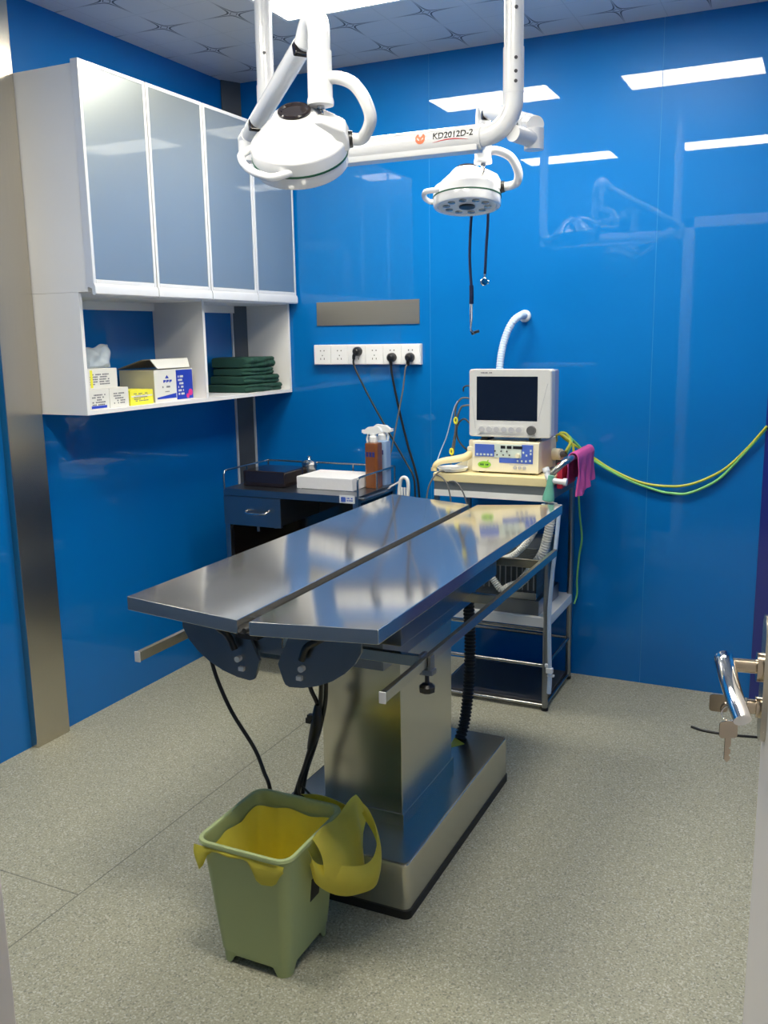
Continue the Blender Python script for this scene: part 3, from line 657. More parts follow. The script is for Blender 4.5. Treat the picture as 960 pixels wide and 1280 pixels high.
# patient monitor
def monitor():
    x0, x1, yf, z0, z1 = 1.257, 1.574, -.372, 1.036, 1.288
    t = thing('patient_monitor', 'pale grey medical monitor with a dark screen on the cream unit', 'monitor', ((x0 + x1) / 2, -.30, 1.021))
    bm = bmn(); P = []
    for (y, ins) in ((yf, .004), (yf + .004, 0), (yf + .05, 0), (yf + .056, .004), (yf + .125, .022), (yf + .14, .03)):
        P.append([bm.verts.new((a, y, b)) for a, b in rrect(x0 + ins, x1 - ins, z0 + ins, z1 - ins * .4, .010)])
    skin(bm, P); obj('housing', bm, M['monitor'], t)
    obj('rear_housing', B(x0 + .012, x1 - .003, yf + .052, yf + .120, z0 + .004, z1 - .004, .006), M['monside'], t, label='lilac grey rear shell')
    obj('screen', B(x0 + .030, x0 + .266, yf - .0006, yf + .004, z0 + .062, z0 + .226, .001), M['screen'], t)
    bm = bmn(); prism(bm, rrect(x0 + .034, x0 + .216, z0 + .014, z0 + .043, .008), (0, yf + .002, 0), X, Z, (0, -.004, 0)); k = obj('key_bar', bm, M['monitor'], t)
    for i in range(6):
        bm = bmn(); cx = x0 + .052 + i * .029; prism(bm, [(cx + .0115 * math.cos(a), z0 + .0285 + .0105 * math.sin(a)) for a in [2 * PI * j / 20 for j in range(20)]], (0, yf - .0015, 0), X, Z, (0, -.0025, 0)); obj('key', bm, M['greykey'], k)
    obj('dial', CY((x0 + .245, yf + .002, z0 + .029), (x0 + .245, yf - .012, z0 + .029), .0175, .0165, 28), M['dial'], t)
    bm = bmn(); print_block(bm, (x0 + .040, yf - .0001, z0 + .236), X, Z, .055, .007, 1, 40); obj('printing', bm, M['greyink'], t)
    for x in (x0 + .055, x1 - .075):
        obj('foot', B(x - .012, x + .012, yf + .02, yf + .10, 1.0212, z0 + .002), M['rubber'], t)
    for u0, u1, w0, w1 in ((x0 + .012, x0 + .026, z0 + .15, z0 + .03), (x1 - .014, x1 - .046, z0 + .20, z0 + .07)):
        bm = bmn(); tube(bm, [(u0, yf, w0), (u1, yf, w1)], .0010, n=6, smooth=False); obj('groove', bm, M['greykey'], t)
    bm = bmn()
    for z in (1.172, 1.149, 1.07, 1.22): cyl(bm, (x0 - .014, yf + .07, z), (x0 + .02, yf + .07, z), .008, n=14)
    obj('connector', bm, M['greycable'], t)
monitor()
def cable(name, label, pts, r, m, cat='cable', group=None, loc=None, **k):
    o = obj(name, T(pts, r, **k), m, loc=loc or pts[-1]); return tag(o, label, cat, group)
G = 'sensor cables left of the monitor'
cable('sensor_cable', 'grey cable from the upper left side of the monitor, sagging to the stand', [(1.243, -.302, 1.172), (1.215, -.30, 1.176), (1.195, -.30, 1.170), (1.178, -.30, 1.144), (1.173, -.30, 1.102), (1.176, -.30, 1.04), (1.168, -.30, .98), (1.160, -.30, .92)], .0035, M['greycable'], group=G)
o = cable('sensor_cable', 'pale thin cable slanting down from the monitor to the stand corner', [(1.195, -.33, 1.165), (1.178, -.33, 1.13), (1.150, -.33, 1.03), (1.128, -.34, .97), (1.122, -.40, .90)], .0022, M['palecable'], group=G)
t = thing('sensor_cable', 'grey cable with two yellow clips looping beside the monitor', 'cable', (1.158, -.31, .93), G)
obj('cord', T([(1.243, -.302, 1.149), (1.215, -.31, 1.146), (1.200, -.31, 1.136), (1.184, -.31, 1.094), (1.176, -.31, 1.034), (1.166, -.31, .982), (1.158, -.31, .915)], .0038), M['greycable'], t)
for x, z in ((1.181, 1.088), (1.163, .966)):
    bm = bmn(); tube(bm, [(x + .006 * math.cos(a), -.314, z + .011 * math.sin(a)) for a in [2 * PI * i / 16 for i in range(17)]], .004, n=8, smooth=False); obj('clip', bm, M['yellow'], t, label='yellow clip')
cable('sensor_cable', 'dark cable looping tightly beside the lower left monitor corner', [(1.243, -.302, 1.07), (1.210, -.30, 1.094), (1.182, -.30, 1.066), (1.184, -.30, 1.017), (1.215, -.29, .975), (1.262, -.27, .95)], .0035, M['darkgrey'], group=G)
cable('sensor_cable', 'short dark lead curling from the top left of the monitor', [(1.243, -.302, 1.22), (1.222, -.30, 1.222), (1.205, -.29, 1.215), (1.200, -.28, 1.20)], .003, M['darkgrey'], group=G)
G = 'leads looping over the stand front'
cable('lead_cable', 'grey lead looping down in front of the stand, leftmost loop', [(1.19, -.425, .902), (1.165, -.447, .905), (1.140, -.462, .875), (1.125, -.470, .83), (1.118, -.47, .76)], .003, M['greycable'], group=G)
cable('lead_cable', 'grey lead arching over the stand front, middle loop', [(1.150, -.447, .893), (1.178, -.462, .888), (1.203, -.466, .862), (1.216, -.468, .82), (1.222, -.468, .76)], .003, M['greycable'], group=G)
cable('lead_cable', 'grey lead arching over the stand front, rightmost loop', [(1.205, -.448, .87), (1.235, -.462, .872), (1.260, -.466, .847), (1.276, -.468, .815), (1.290, -.468, .76)], .003, M['greycable'], group=G)
# cream hand piece and dish on the stand left
bm = bmn(); tube(bm, [(1.122, -.40, .905), (1.132, -.40, .926), (1.155, -.385, .938), (1.195, -.36, .943), (1.230, -.34, .950), (1.252, -.325, .965)], lambda t: .009 + .008 * t, n=14)
t = thing('probe_holder', 'cream curved arm lying on the left of the stand top', 'medical device', (1.18, -.37, SZT))
obj('arm', bm, M['cream'], t)
bm = bmn(); box(bm, 1.236, 1.264, -.338, -.310, SZT, .992, .005); box(bm, 1.243, 1.270, -.334, -.314, .992, 1.018, .003); obj('holder', bm, M['creamlight'], t)
bm = bmn(); cyl(bm, (1.124, -.40, SZT), (1.124, -.40, .912), .012); obj('rest', bm, M['cream'], t)
bm = bmn(); lathe(bm, [(.028, 0), (.052, .004), (.060, .016), (.057, .016), (.049, .008), (.02, .005), (.0001, .005)], Matrix.Translation((1.195, -.415 + .03, SZT)) , 36)
tag(obj('shallow_dish', bm, M['whiteplastic'], loc=(1.195, -.385, SZT)), 'shallow white dish in front of the cream arm on the stand', 'dish')
# red box, gas connector, tubes, towel
o = obj('red_box', (lambda bm: (box(bm, 1.5975, 1.619, -.365, -.15, .850, .945, .004), bm)[1])(bmn()), M['red'], loc=(1.615, -.26, .85)); tag(o, 'red box hanging inside the side handle of the stand', 'box')
t = thing('gas_connector', 'round cream gas connector behind the pink towel', 'connector', (1.56, -.20, .935))
obj('body', CY((1.540, -.19, .955), (1.572, -.20, .957), .024, .022, 28), M['creamlight'], t)
obj('fitting', CY((1.570, -.20, .957), (1.592, -.203, .962), .012, n=20), M['darkgrey'], t)
obj('stem', CY((1.56, -.20, SZT), (1.56, -.20, .936), .010, n=16), M['darkgrey'], t)
G = 'gas tubes on the back wall'
cable('gas_tube', 'green tube sagging along the back wall, lower of the two', [(1.592, -.20, .964), (1.600, -.16, .992), (1.590, -.13, 1.012), (1.575, -.10, 1.015), (1.60, -.06, .98), (1.66, -.03, .915), (1.78, -.018, .848), (1.90, -.014, .807), (1.965, -.012, .797), (2.03, -.012, .803), (2.13, -.012, .860), (2.21, -.012, .955), (2.287, -.016, 1.058)], .0052, M['greencable'], 'tube', G, n=10)
cable('gas_tube', 'yellow green tube sagging along the back wall, upper of the two', [(1.590, -.21, .970), (1.598, -.17, 1.002), (1.575, -.14, 1.030), (1.545, -.12, 1.030), (1.555, -.07, 1.0), (1.63, -.03, .945), (1.72, -.018, .885), (1.83, -.016, .838), (1.93, -.014, .824), (2.03, -.012, .836), (2.14, -.012, .893), (2.22, -.012, .975), (2.290, -.020, 1.068)], .0050, M['yellowcable'], 'tube', G, n=10)
cable('gas_tube', 'short yellow tube arching behind the pink towel', [(1.534, -.135, 1.0), (1.540, -.15, 1.026), (1.568, -.16, 1.026), (1.602, -.165, .998), (1.612, -.17, .965), (1.606, -.175, .92)], .0048, M['yellowcable'], 'tube', G, n=10)
cable('gas_tube', 'thin green tube hanging beside the rear right stand leg', [(1.606, -.05, .80), (1.612, -.045, .70), (1.622, -.04, .60), (1.612, -.035, .52), (1.604, -.03, .42), (1.606, -.03, .36), (1.600, -.05, .32)], .004, M['greencable'], 'tube', G)
def towel():
    bm = bmn(); nu, nv = 26, 34; r = .0155; cx, cz = 1.652, .967; G_ = []
    for j in range(nv + 1):
        s = j / nv; row = []
        for i in range(nu + 1):
            u = i / nu; y = -.345 + .265 * u
            Lo, Li = .128 + .012 * math.sin(4 * u + .6) + .010 * (1 - u) ** 2, .095
            tot = Lo + Li + PI * r; d = s * tot
            if d < Lo: x, z, side = cx + r, cz - (Lo - d), 1
            elif d < Lo + PI * r: a = (d - Lo) / r; x, z, side = cx + r * math.cos(a), cz + r * math.sin(a), 0
            else: x, z, side = cx - r, cz - (d - Lo - PI * r), -1
            hang = max(0, cz - z)
            w = .010 * math.sin(17 * u + 3 * hang * 10) * hang / .15 + .005 * math.sin(41 * u + 2)* hang / .15
            x += (side * (.002 + .003 * hang / .15) + w * .8) if side else 0
            y2 = y + .012 * math.sin(9 * z * 6) * hang - .25 * hang * (1 - u) * .3
            row.append(bm.verts.new((x, y2, z)))
        G_.append(row)
    for a, b in zip(G_, G_[1:]):
        for i in range(nu): bm.faces.new((a[i], a[i + 1], b[i + 1], b[i]))
    bmesh.ops.recalc_face_normals(bm, faces=bm.faces)
    bmesh.ops.solidify(bm, geom=bm.faces[:], thickness=-.003)
    tag(obj('towel', bm, M['pink'], loc=(1.652, -.21, .82)), 'pink cloth folded over the side handle of the stand', 'towel')
towel()
# breathing mask and circuit
t = thing('breathing_mask', 'green face mask with white connector hanging at the stand corner', 'mask', (1.603, -.475, .80))
bm = bmn(); mt = Matrix.Translation((1.606, -.478, .905)) @ Matrix.Rotation(PI, 4, 'X') @ Matrix.Rotation(math.radians(-6), 4, 'Y')
lathe(bm, [(.011, -.012), (.013, .0), (.013, .025), (.016, .040), (.021, .066), (.022, .078), (.018, .082)], mt, 24); obj('mask_cone', bm, M['mask'], t)
bm = bmn(); tube(bm, [(1.588, -.470, .935), (1.592, -.475, .915), (1.600, -.478, .902)], .010, n=12); tube(bm, [(1.604, -.478, .902), (1.630, -.478, .897), (1.660, -.476, .895)], .010, n=12); cyl(bm, (1.652, -.476, .8955), (1.664, -.476, .895), .0135); cyl(bm, (1.583, -.468, .942), (1.589, -.471, .928), .013)
obj('connector', bm, M['whiteplastic'], t)
G = 'white corrugated breathing hoses'
cable('breathing_hose', 'white corrugated hose slanting from the stand corner to the black machine', [(1.588, -.488, .812), (1.582, -.488, .775), (1.558, -.482, .728), (1.523, -.47, .669), (1.475, -.47, .615), (1.43, -.468, .590)], .0115, M['whitehose'], 'hose', G, loc=(1.43, -.468, .59), n=12, rib=.0014, riblen=.008)
cable('breathing_hose', 'white corrugated hose falling steeply at the stand corner', [(1.611, -.462, .812), (1.604, -.456, .755), (1.592, -.453, .69), (1.572, -.450, .62), (1.540, -.45, .57), (1.505, -.448, .52), (1.475, -.446, .488)], .0165, M['whitehose'], 'hose', G, loc=(1.475, -.446, .488), n=12, rib=.0018, riblen=.010)
cable('breathing_hose', 'white corrugated hose bent in a V in front of the black machine', [(1.44, -.452, .577), (1.37, -.452, .572), (1.347, -.452, .556), (1.366, -.452, .53), (1.395, -.452, .49), (1.418, -.452, .468), (1.450, -.452, .486), (1.475, -.452, .496)], .0125, M['whitehose'], 'hose', G, loc=(1.4, -.452, .47), n=12, rib=.0014, riblen=.008)
t = thing('infusion_line', 'clear tube with white clamp hanging down the front right stand leg', 'tube', (1.607, -.462, .09))
obj('tube', T([(1.636, -.462, .81), (1.628, -.462, .70), (1.614, -.460, .55), (1.605, -.460, .40), (1.608, -.460, .25), (1.611, -.460, .16), (1.609, -.460, .085)], lambda t: .0075 if t < .8 else .0085), M['hose'], t)
bm = bmn(); box(bm, 1.597, 1.623, -.470, -.452, .165, .187, .003); box(bm, 1.602, 1.628, -.468, -.454, .152, .161, .002); box(bm, 1.592, 1.606, -.468, -.454, .188, .200, .002); obj('clamp', bm, M['whiteplastic'], t)
# anaesthesia machine on the white shelf
def machine():
    x0, x1, y0, y1, z0 = 1.27, 1.548, -.405, -.12, .3683
    t = thing('gas_machine', 'black machine with a steel base on the white shelf of the stand', 'medical device', ((x0 + x1) / 2, (y0 + y1) / 2, z0))
    obj('base', B(x0 - .02, x1 + .004, y0 - .012, y1, z0, z0 + .058, .002), M['steel_dark'], t)
    obj('display', B(x0 + .16, x1 - .006, y0 - .014, y0 + .0, z0 + .060, z0 + .088, .002), M['steel'], t)
    obj('body', B(x0, x1 - .01, y0 + .004, y1 - .01, z0 + .058, z0 + .255, .003), M['circuit'], t)
    obj('crossbar', B(x0 - .02, x1 + .01, y0 - .02, y0 + .004, z0 + .186, z0 + .212, .002), M['darkgrey'], t)
    bm = bmn()
    for k in range(12): cyl(bm, (x0 + .015 + .022 * k, y0 + .003, z0 + .092), (x0 + .015 + .022 * k, y0 + .003, z0 + .185), .003, n=8)
    obj('grille_bars', bm, M['steel_dark'], t)
machine()

# ------------------------------------------------------------------ operating table
def table():
    cx = 1.395; y0, y1 = -2.125, -.700; zo, zi = .856, .836; hw = .312; th = .031; gap = .0145
    t = thing('operating_table', 'stainless steel operating table with two sloping top panels', 'operating table', (cx, -1.41, 0))
    for s in (-1, 1):
        xo, xi = cx + s * hw, cx + s * gap - .004
        bm = bmn()
        prism(bm, [(xo, zo), (xi, zi), (xi, zi - th), (xo, zo - th)], (0, y0, 0), X, Z, (0, y1 - y0, 0))
        bmesh.ops.bevel(bm, geom=bm.edges[:], offset=.0022, segments=2, profile=.5, affect='EDGES')
        obj('tabletop_panel', bm, M['steel_table'], t)
    bm = bmn(); box(bm, cx - .03, cx + .024, y0 + .01, y1 - .01, zi - th - .012, zi - th - .001); cyl(bm, (cx - .004, y0 + .02, zi - th + .008), (cx - .004, y0 + .004, zi - th + .008), .006, n=14); obj('drain_channel', bm, M['rubber'], t)
    # under frame
    bm = bmn(); box(bm, cx - .225, cx + .225, -1.825, -1.13, .712, .792, .003); obj('under_frame', bm, M['steel_dark'], t)
    for y in (-1.868, -1.345, -.92):
        bm = bmn(); box(bm, cx - .305, cx + .305, y, y + .016, .686, .712, .001); obj('crossbar', bm, M['steel_base'], t)
    bm = bmn(); box(bm, cx - .17, cx + .17, -1.81, -1.16, .64, .712); obj('lift_housing', bm, M['steel_dark'], t)
    for s in (-1, 1):
        r = obj('side_rail', B(cx + s * .309 - .006, cx + s * .309 + .006, -2.105, -.775, .697, .720, .001), M['steel_base'], t)
        obj('end_cap', B(cx + s * .309 - .0075, cx + s * .309 + .0075, -2.108, -2.1045, .696, .721, .001), M['alu'], r)
        if s > 0:
            for y in (-1.875,):
                bm = bmn(); x = cx + .309; box(bm, x - .014, x - .006, y - .016, y + .016, .680, .724, .001); box(bm, x - .014, x + .018, y - .014, y + .014, .678, .690, .001); box(bm, x + .007, x + .014, y - .012, y + .012, .690, .722, .001)
                k = obj('clamp', bm, M['steel_dark'], t)
                bm = bmn(); cyl(bm, (x, y, .680), (x, y, .652), .005, n=12); lathe(bm, [(.010, .0), (.018, .004), (.019, .016), (.012, .022)], Matrix.Translation((x, y, .632)), 8); obj('knob', bm, M['black'], k)
    # tilt plates under the head end
    yq = -2.030
    def crescent(s):
        c = cx - .006
        outer = [(s * .036, .676), (s * .041, .666), (s * .052, .662), (s * .085, .665), (s * .125, .676), (s * .160, .692), (s * .190, .713), (s * .215, .738), (s * .230, .765)]
        inner = [(s * .232, .806), (s * .08, .806), (s * .062, .790), (s * .050, .770), (s * .024, .712)]
        bm = bmn(); prism(bm, outer + inner, (c, yq, 0), X, Z, (0, .008, 0)); return bm
    for s in (-1, 1):
        q = obj('tilt_plate', crescent(s), M['steel_dark'], t)
        bm = bmn(); cyl(bm, (cx + s * .082, yq + .002, .712), (cx + s * .082, yq - .012, .712), .007, n=14); box(bm, cx + s * .075 - .007, cx + s * .075 + .007, yq - .010, yq + .0, .684, .695, .002); obj('bolt', bm, M['alu'], q)
        bm = bmn(); tube(bm, [(cx + s * .150, yq - .010, .796), (cx + s * .125, yq - .014, .782), (cx + s * .100, yq - .014, .765), (cx + s * .086, yq - .012, .735)], .008, n=12); obj('lever', bm, M['black'], q)
    bm = bmn(); prism(bm, [(cx - .150, .808), (cx + .025, .806), (cx + .020, .742), (cx - .020, .730), (cx - .120, .742)], (0, yq + .014, 0), X, Z, (0, .006, 0)); obj('hinge_plate', bm, M['steel_dark'], t)
    bm = bmn(); box(bm, cx - .20, cx + .20, -1.99, -1.94, .765, .806, .002); box(bm, cx - .012, cx + .085, -1.97, -1.93, .69, .712, .002); obj('hinge_beam', bm, M['steel_base'], t)
    # column with its sleeve
    bx0, bx1, by0, by1 = 1.302, 1.535, -1.645, -1.285
    obj('column', B(bx0, bx1, by0, by1, .14, .70, .003), M['steel_base'], t)
    obj('column_sleeve', B(bx0 - .006, bx1 + .005, by0 - .005, by1 + .005, .146, .182, .002), M['steel_base'], t)
    # base
    bm = bmn(); x0, x1, ya, yb = 1.170, 1.622, -1.810, -1.012; R = .018; P = []
    for z, ins in ((.020, 0), (.138, 0), (.145, .002), (.148, .008)): P.append([bm.verts.new((a, b, z)) for a, b in rrect(x0 + ins, x1 - ins, ya + ins, yb - ins, R)])
    skin(bm, P); bs = obj('base', bm, M['steel_base'], t)
    bm = bmn(); skin(bm, [[bm.verts.new((a, b, z)) for a, b in rrect(x0 - .003, x1 + .003, ya - .003, yb + .003, R)] for z in (0, .022)]); obj('rubber_skirt', bm, M['rubber'], bs)
    bm = bmn(); prism(bm, [(1.470, -1.090), (1.514, -1.120), (1.478, -1.166)], (0, 0, .1482), X, Y, (0, 0, .0012)); obj('warning_sticker', bm, M['yellowcable'], bs, label='small yellow triangular sticker')
    # hose and cables under the top
    obj('cable_hose', T([(1.50, -1.06, .70), (1.503, -1.055, .60), (1.505, -1.045, .50), (1.505, -1.045, .40), (1.502, -1.05, .30), (1.495, -1.065, .20), (1.487, -1.085, .147)], .0165, n=14, rib=.0022, riblen=.012), M['rubber'], t, label='black corrugated cable hose')
    obj('cable', T([(1.100, -1.86, .70), (1.102, -1.855, .63), (1.116, -1.85, .565), (1.155, -1.85, .485), (1.218, -1.85, .398), (1.244, -1.85, .338), (1.262, -1.852, .29), (1.275, -1.86, .16), (1.262, -1.85, .012), (1.20, -1.835, .009)], .0052), M['black'], t, label='single black cable')
    for pts in ([(1.322, -1.76, .62), (1.332, -1.755, .544), (1.350, -1.75, .49), (1.336, -1.75, .42), (1.308, -1.75, .33), (1.285, -1.75, .27), (1.268, -1.765, .20), (1.26, -1.78, .1485 + .005)], [(1.368, -1.76, .62), (1.364, -1.755, .56), (1.356, -1.75, .49), (1.342, -1.75, .40), (1.318, -1.75, .34), (1.290, -1.75, .27), (1.275, -1.76, .20), (1.27, -1.77, .1485 + .005)], [(1.372, -1.745, .62), (1.368, -1.74, .52), (1.352, -1.742, .44), (1.330, -1.745, .37), (1.305, -1.745, .30), (1.288, -1.742, .22), (1.285, -1.75, .1485 + .005)]):
        obj('cable', T(pts, .0058), M['black'], t)
    bm = bmn(); tube(bm, [(1.352, -1.757, .50), (1.346, -1.755, .44), (1.325, -1.757, .375)], lambda s: .007 + .009 * math.sin(PI * s), n=10); box(bm, 1.326, 1.346, -1.766, -1.752, .458, .472); box(bm, 1.320, 1.334, -1.764, -1.756, .448, .462); obj('cable_tie', bm, M['black'], t)
    bm = bmn(); tube(bm, [(1.303, -1.748, .315), (1.290, -1.755, .285), (1.288, -1.757, .25), (1.296, -1.755, .225)], .003, n=8); tube(bm, [(1.293, -1.75, .262), (1.318, -1.75, .243), (1.335, -1.75, .23)], .003, n=8); obj('loose_cable_end', bm, M['black'], t)
table()

# ------------------------------------------------------------------ waste bin and its yellow bag
def bin_():
    cx, cy = 1.372, -2.020; z1 = .318
    t = thing('waste_bin', 'sage green plastic waste bin in front of the table base', 'bin', (cx, cy, 0))
    def rr(hx, hy, r, z): return [(cx + a, cy + b, z) for a, b in rrect(-hx, hx, -hy, hy, r, 5)]
    bm = bmn(); P = []
    for hx, hy, r, z in ((.090, .099, .022, .030), (.092, .101, .022, .033), (.116, .127, .030, z1 - .012)): P.append([bm.verts.new(p) for p in rr(hx, hy, r, z)])
    Q = []
    for hx, hy, r, z in ((.112, .123, .027, z1 - .012), (.088, .097, .020, .036)): Q.append([bm.verts.new(p) for p in rr(hx, hy, r, z)])
    skin(bm, P, True, False); skin(bm, Q, False, True); n = len(P[0])
    for i in range(n): bm.faces.new((P[-1][i], P[-1][(i + 1) % n], Q[0][(i + 1) % n], Q[0][i]))
    obj('body', bm, M['bin'], t)
    # foot skirt: a thin wall with an arched opening in the middle of each side
    bm = bmn()
    def dense(hx, hy, r, N=120):
        pts = rrect(-hx, hx, -hy, hy, r, 5); L = [0]
        for i in range(len(pts)): p, q = pts[i], pts[(i + 1) % len(pts)]; L.append(L[-1] + math.hypot(q[0] - p[0], q[1] - p[1]))
        out = []
        for k in range(N):
            d = L[-1] * k / N; i = max(m for m in range(len(pts)) if L[m] <= d); p, q = pts[i], pts[(i + 1) % len(pts)]; f = (d - L[i]) / max(1e-9, L[i + 1] - L[i])
            out.append((p[0] + (q[0] - p[0]) * f, p[1] + (q[1] - p[1]) * f))
        return out
    oT, oB = dense(.0905, .0995, .022), dense(.0885, .0975, .022); iT, iB = dense(.0865, .0955, .020), dense(.0845, .0935, .020)
    def zf(p):
        e = min(abs(abs(p[0]) - .088), abs(abs(p[1]) - .097)); m = max(abs(p[0]) / .088 if abs(abs(p[1]) - .097) < abs(abs(p[0]) - .088) else 0, abs(p[1]) / .097 if abs(abs(p[0]) - .088) <= abs(abs(p[1]) - .097) else 0)
        return .022 * min(1, max(0, (.72 - m) / .14))
    V1 = [bm.verts.new((cx + a, cy + b, .034)) for a, b in oT]; V2 = [bm.verts.new((cx + a, cy + b, zf((a, b)))) for a, b in oB]
    V3 = [bm.verts.new((cx + a, cy + b, .034)) for a, b in iT]; V4 = [bm.verts.new((cx + a, cy + b, zf((a, b)))) for a, b in iB]; N = len(V1)
    for k in range(N):
        l = (k + 1) % N
        bm.faces.new((V1[k], V1[l], V2[l], V2[k])); bm.faces.new((V3[l], V3[k], V4[k], V4[l])); bm.faces.new((V2[k], V2[l], V4[l], V4[k])); bm.faces.new((V1[l], V1[k], V3[k], V3[l]))
    obj('foot_skirt', bm, M['bin'], t)
    # rolled rim
    bm = bmn(); rings = []
    for hx, hy, r, z in ((.1165, .1275, .030, z1 - .014), (.122, .133, .034, z1 - .012), (.124, .135, .034, z1 - .007), (.1225, .1335, .033, z1 - .001), (.119, .130, .031, z1), (.1145, .1255, .028, z1 - .001), (.1115, .1225, .026, z1 - .006), (.1095, .1205, .026, z1 - .030), (.1115, .1225, .026, z1 - .034), (.1165, .1275, .030, z1 - .020)):
        rings.append([bm.verts.new(p) for p in rr(hx, hy, r, z)])
    skin(bm, rings + [rings[0]], False, False)
    obj('rim', bm, M['bin'], t)
    sl = (.116 - .092) / (.306 - .033)
    xh = lambda z: cx + .092 + sl * (z - .033)
    bm = bmn(); prism(bm, [(-2.026, .146), (-1.988, .146), (-1.988, .200), (-2.026, .200)], (0, 0, 0), Y, V((0, 0, 1)), (.0, 0, 0.0001))
    bm.free(); bm = bmn()
    vs = [bm.verts.new((xh(z) + o_, y, z)) for o_ in (-.002, .0012) for y, z in ((-2.030, .146), (-1.990, .146), (-1.988, .202), (-2.028, .202))]
    for q in ((0, 1, 2, 3), (7, 6, 5, 4), (0, 4, 5, 1), (1, 5, 6, 2), (2, 6, 7, 3), (3, 7, 4, 0)): bm.faces.new([vs[i] for i in q])
    obj('label_plate', bm, M['black'], t, label='small black label')
    # liner: inside sleeve with wrinkles and the folded over ends
    g = thing('bin_liner', 'translucent yellow bag lining the green bin, hanging over its rim', 'bin bag', (cx, cy, .04))
    bm = bmn(); rings = []; rn = random.Random(8); NP = 96
    def loop(hx, hy, r, z, wr):
        pts = rrect(-hx, hx, -hy, hy, r, 5); L = [0]
        for i in range(len(pts)): a, b = pts[i], pts[(i + 1) % len(pts)]; L.append(L[-1] + math.hypot(b[0] - a[0], b[1] - a[1]))
        out = []
        for k in range(NP):
            d = L[-1] * k / NP; j = max(i for i in range(len(pts)) if L[i] <= d); a, b = pts[j], pts[(j + 1) % len(pts)]; f = (d - L[j]) / max(1e-9, L[j + 1] - L[j])
            w = 1 - wr * (.5 + .5 * math.sin(k * .9 + 8 * z) * math.sin(k * .37 + 3 * z + 1))
            out.append(bm.verts.new((cx + (a[0] + (b[0] - a[0]) * f) * w, cy + (a[1] + (b[1] - a[1]) * f) * w, z + .004 * math.sin(k * .5) * (wr > .01))))
        return out
    for i in range(12):
        s = i / 11; z = .284 - .241 * s
        rings.append(loop(.106 - .021 * s, .117 - .023 * s, .022, z, .02 + .07 * s))
    skin(bm, rings, False, True); obj('inner_sleeve', bm, M['liner'], g)
    # front flap under the rim on the near face
    def sheet(fn, nu=20, nv=12):
        bm = bmn(); R_ = [[bm.verts.new(fn(i / nu, j / nv)) for i in range(nu + 1)] for j in range(nv + 1)]
        for a, b in zip(R_, R_[1:]):
            for i in range(nu): bm.faces.new((a[i], a[i + 1], b[i + 1], b[i]))
        bmesh.ops.solidify(bm, geom=bm.faces[:], thickness=.0008); return bm
    def front(u, v):
        x = 1.250 + .235 * u
        drop = .050 * math.exp(-((u - .06) / .07) ** 2) + .046 * math.exp(-((u - .80) / .15) ** 4) + .010
        z = z1 - .012 - drop * v
        return (x, cy - .132 - .003 * math.sin(20 * u) * v - .003 * math.sin(PI * v), z)
    obj('front_fold', sheet(front), M['liner'], g)
    ex = cx + .1255
    def side(u, v):                                     # the film turned out over the right rim
        y = -2.050 + .215 * u
        drop = .040 + .118 * math.sin(PI * min(1, u * .9 + .08)) ** .8
        out = .062 * math.sin(PI * .5 * v) * (.25 + .75 * math.sin(PI * min(1, u + .1)))
        return (ex + out + .003 * math.sin(16 * u + 5 * v) * v, y + .025 * v * u, z1 + .002 - drop * v ** 1.2 + .006 * math.sin(9 * u) * (1 - v))
    obj('side_fold', sheet(side, 26, 16), M['liner'], g)
    band = spline([(ex + .002, -2.078, .296), (ex + .006, -2.062, .250), (ex + .022, -2.032, .218), (ex + .062, -1.985, .196), (ex + .088, -1.930, .190), (ex + .082, -1.890, .228), (ex + .056, -1.868, .275), (ex + .028, -1.872, .315)], 6)
    def strip(u, v):                                    # loose loop of film standing away from the bin
        q = u * (len(band) - 1); k = min(len(band) - 2, int(q)); p = band[k].lerp(band[k + 1], q - k)
        w = .072 * (.40 + .60 * math.sin(PI * min(1, u * .95 + .05)) ** .7)
        return (p.x + .010 * math.sin(PI * v) + .006 * v, p.y - .004 * math.sin(PI * v), p.z + w * (.5 - v) + .0025 * math.sin(22 * u + 3 * v))
    obj('hanging_fold', sheet(strip, 34, 8), M['liner'], g)
    def back(u, v):
        x = 1.372 + .12 * u; 
        return (x, cy + .133 + .022 * math.sin(PI * v) + .004 * math.sin(11 * u) * v, z1 + .004 + .010 * math.sin(PI * u) * (1 - v) - .05 * v)
    obj('back_fold', sheet(back, 16, 8), M['liner'], g)
bin_()

# cord on the floor at right
cable('floor_cord', 'thin black cord end lying on the floor near the door', [(2.115, -.375, .0045), (2.16, -.392, .0045), (2.25, -.392, .0045), (2.36, -.372, .0045), (2.50, -.36, .0045), (2.70, -.33, .0045)], .0045, M['black'], 'cord', loc=(2.3, -.38, 0))

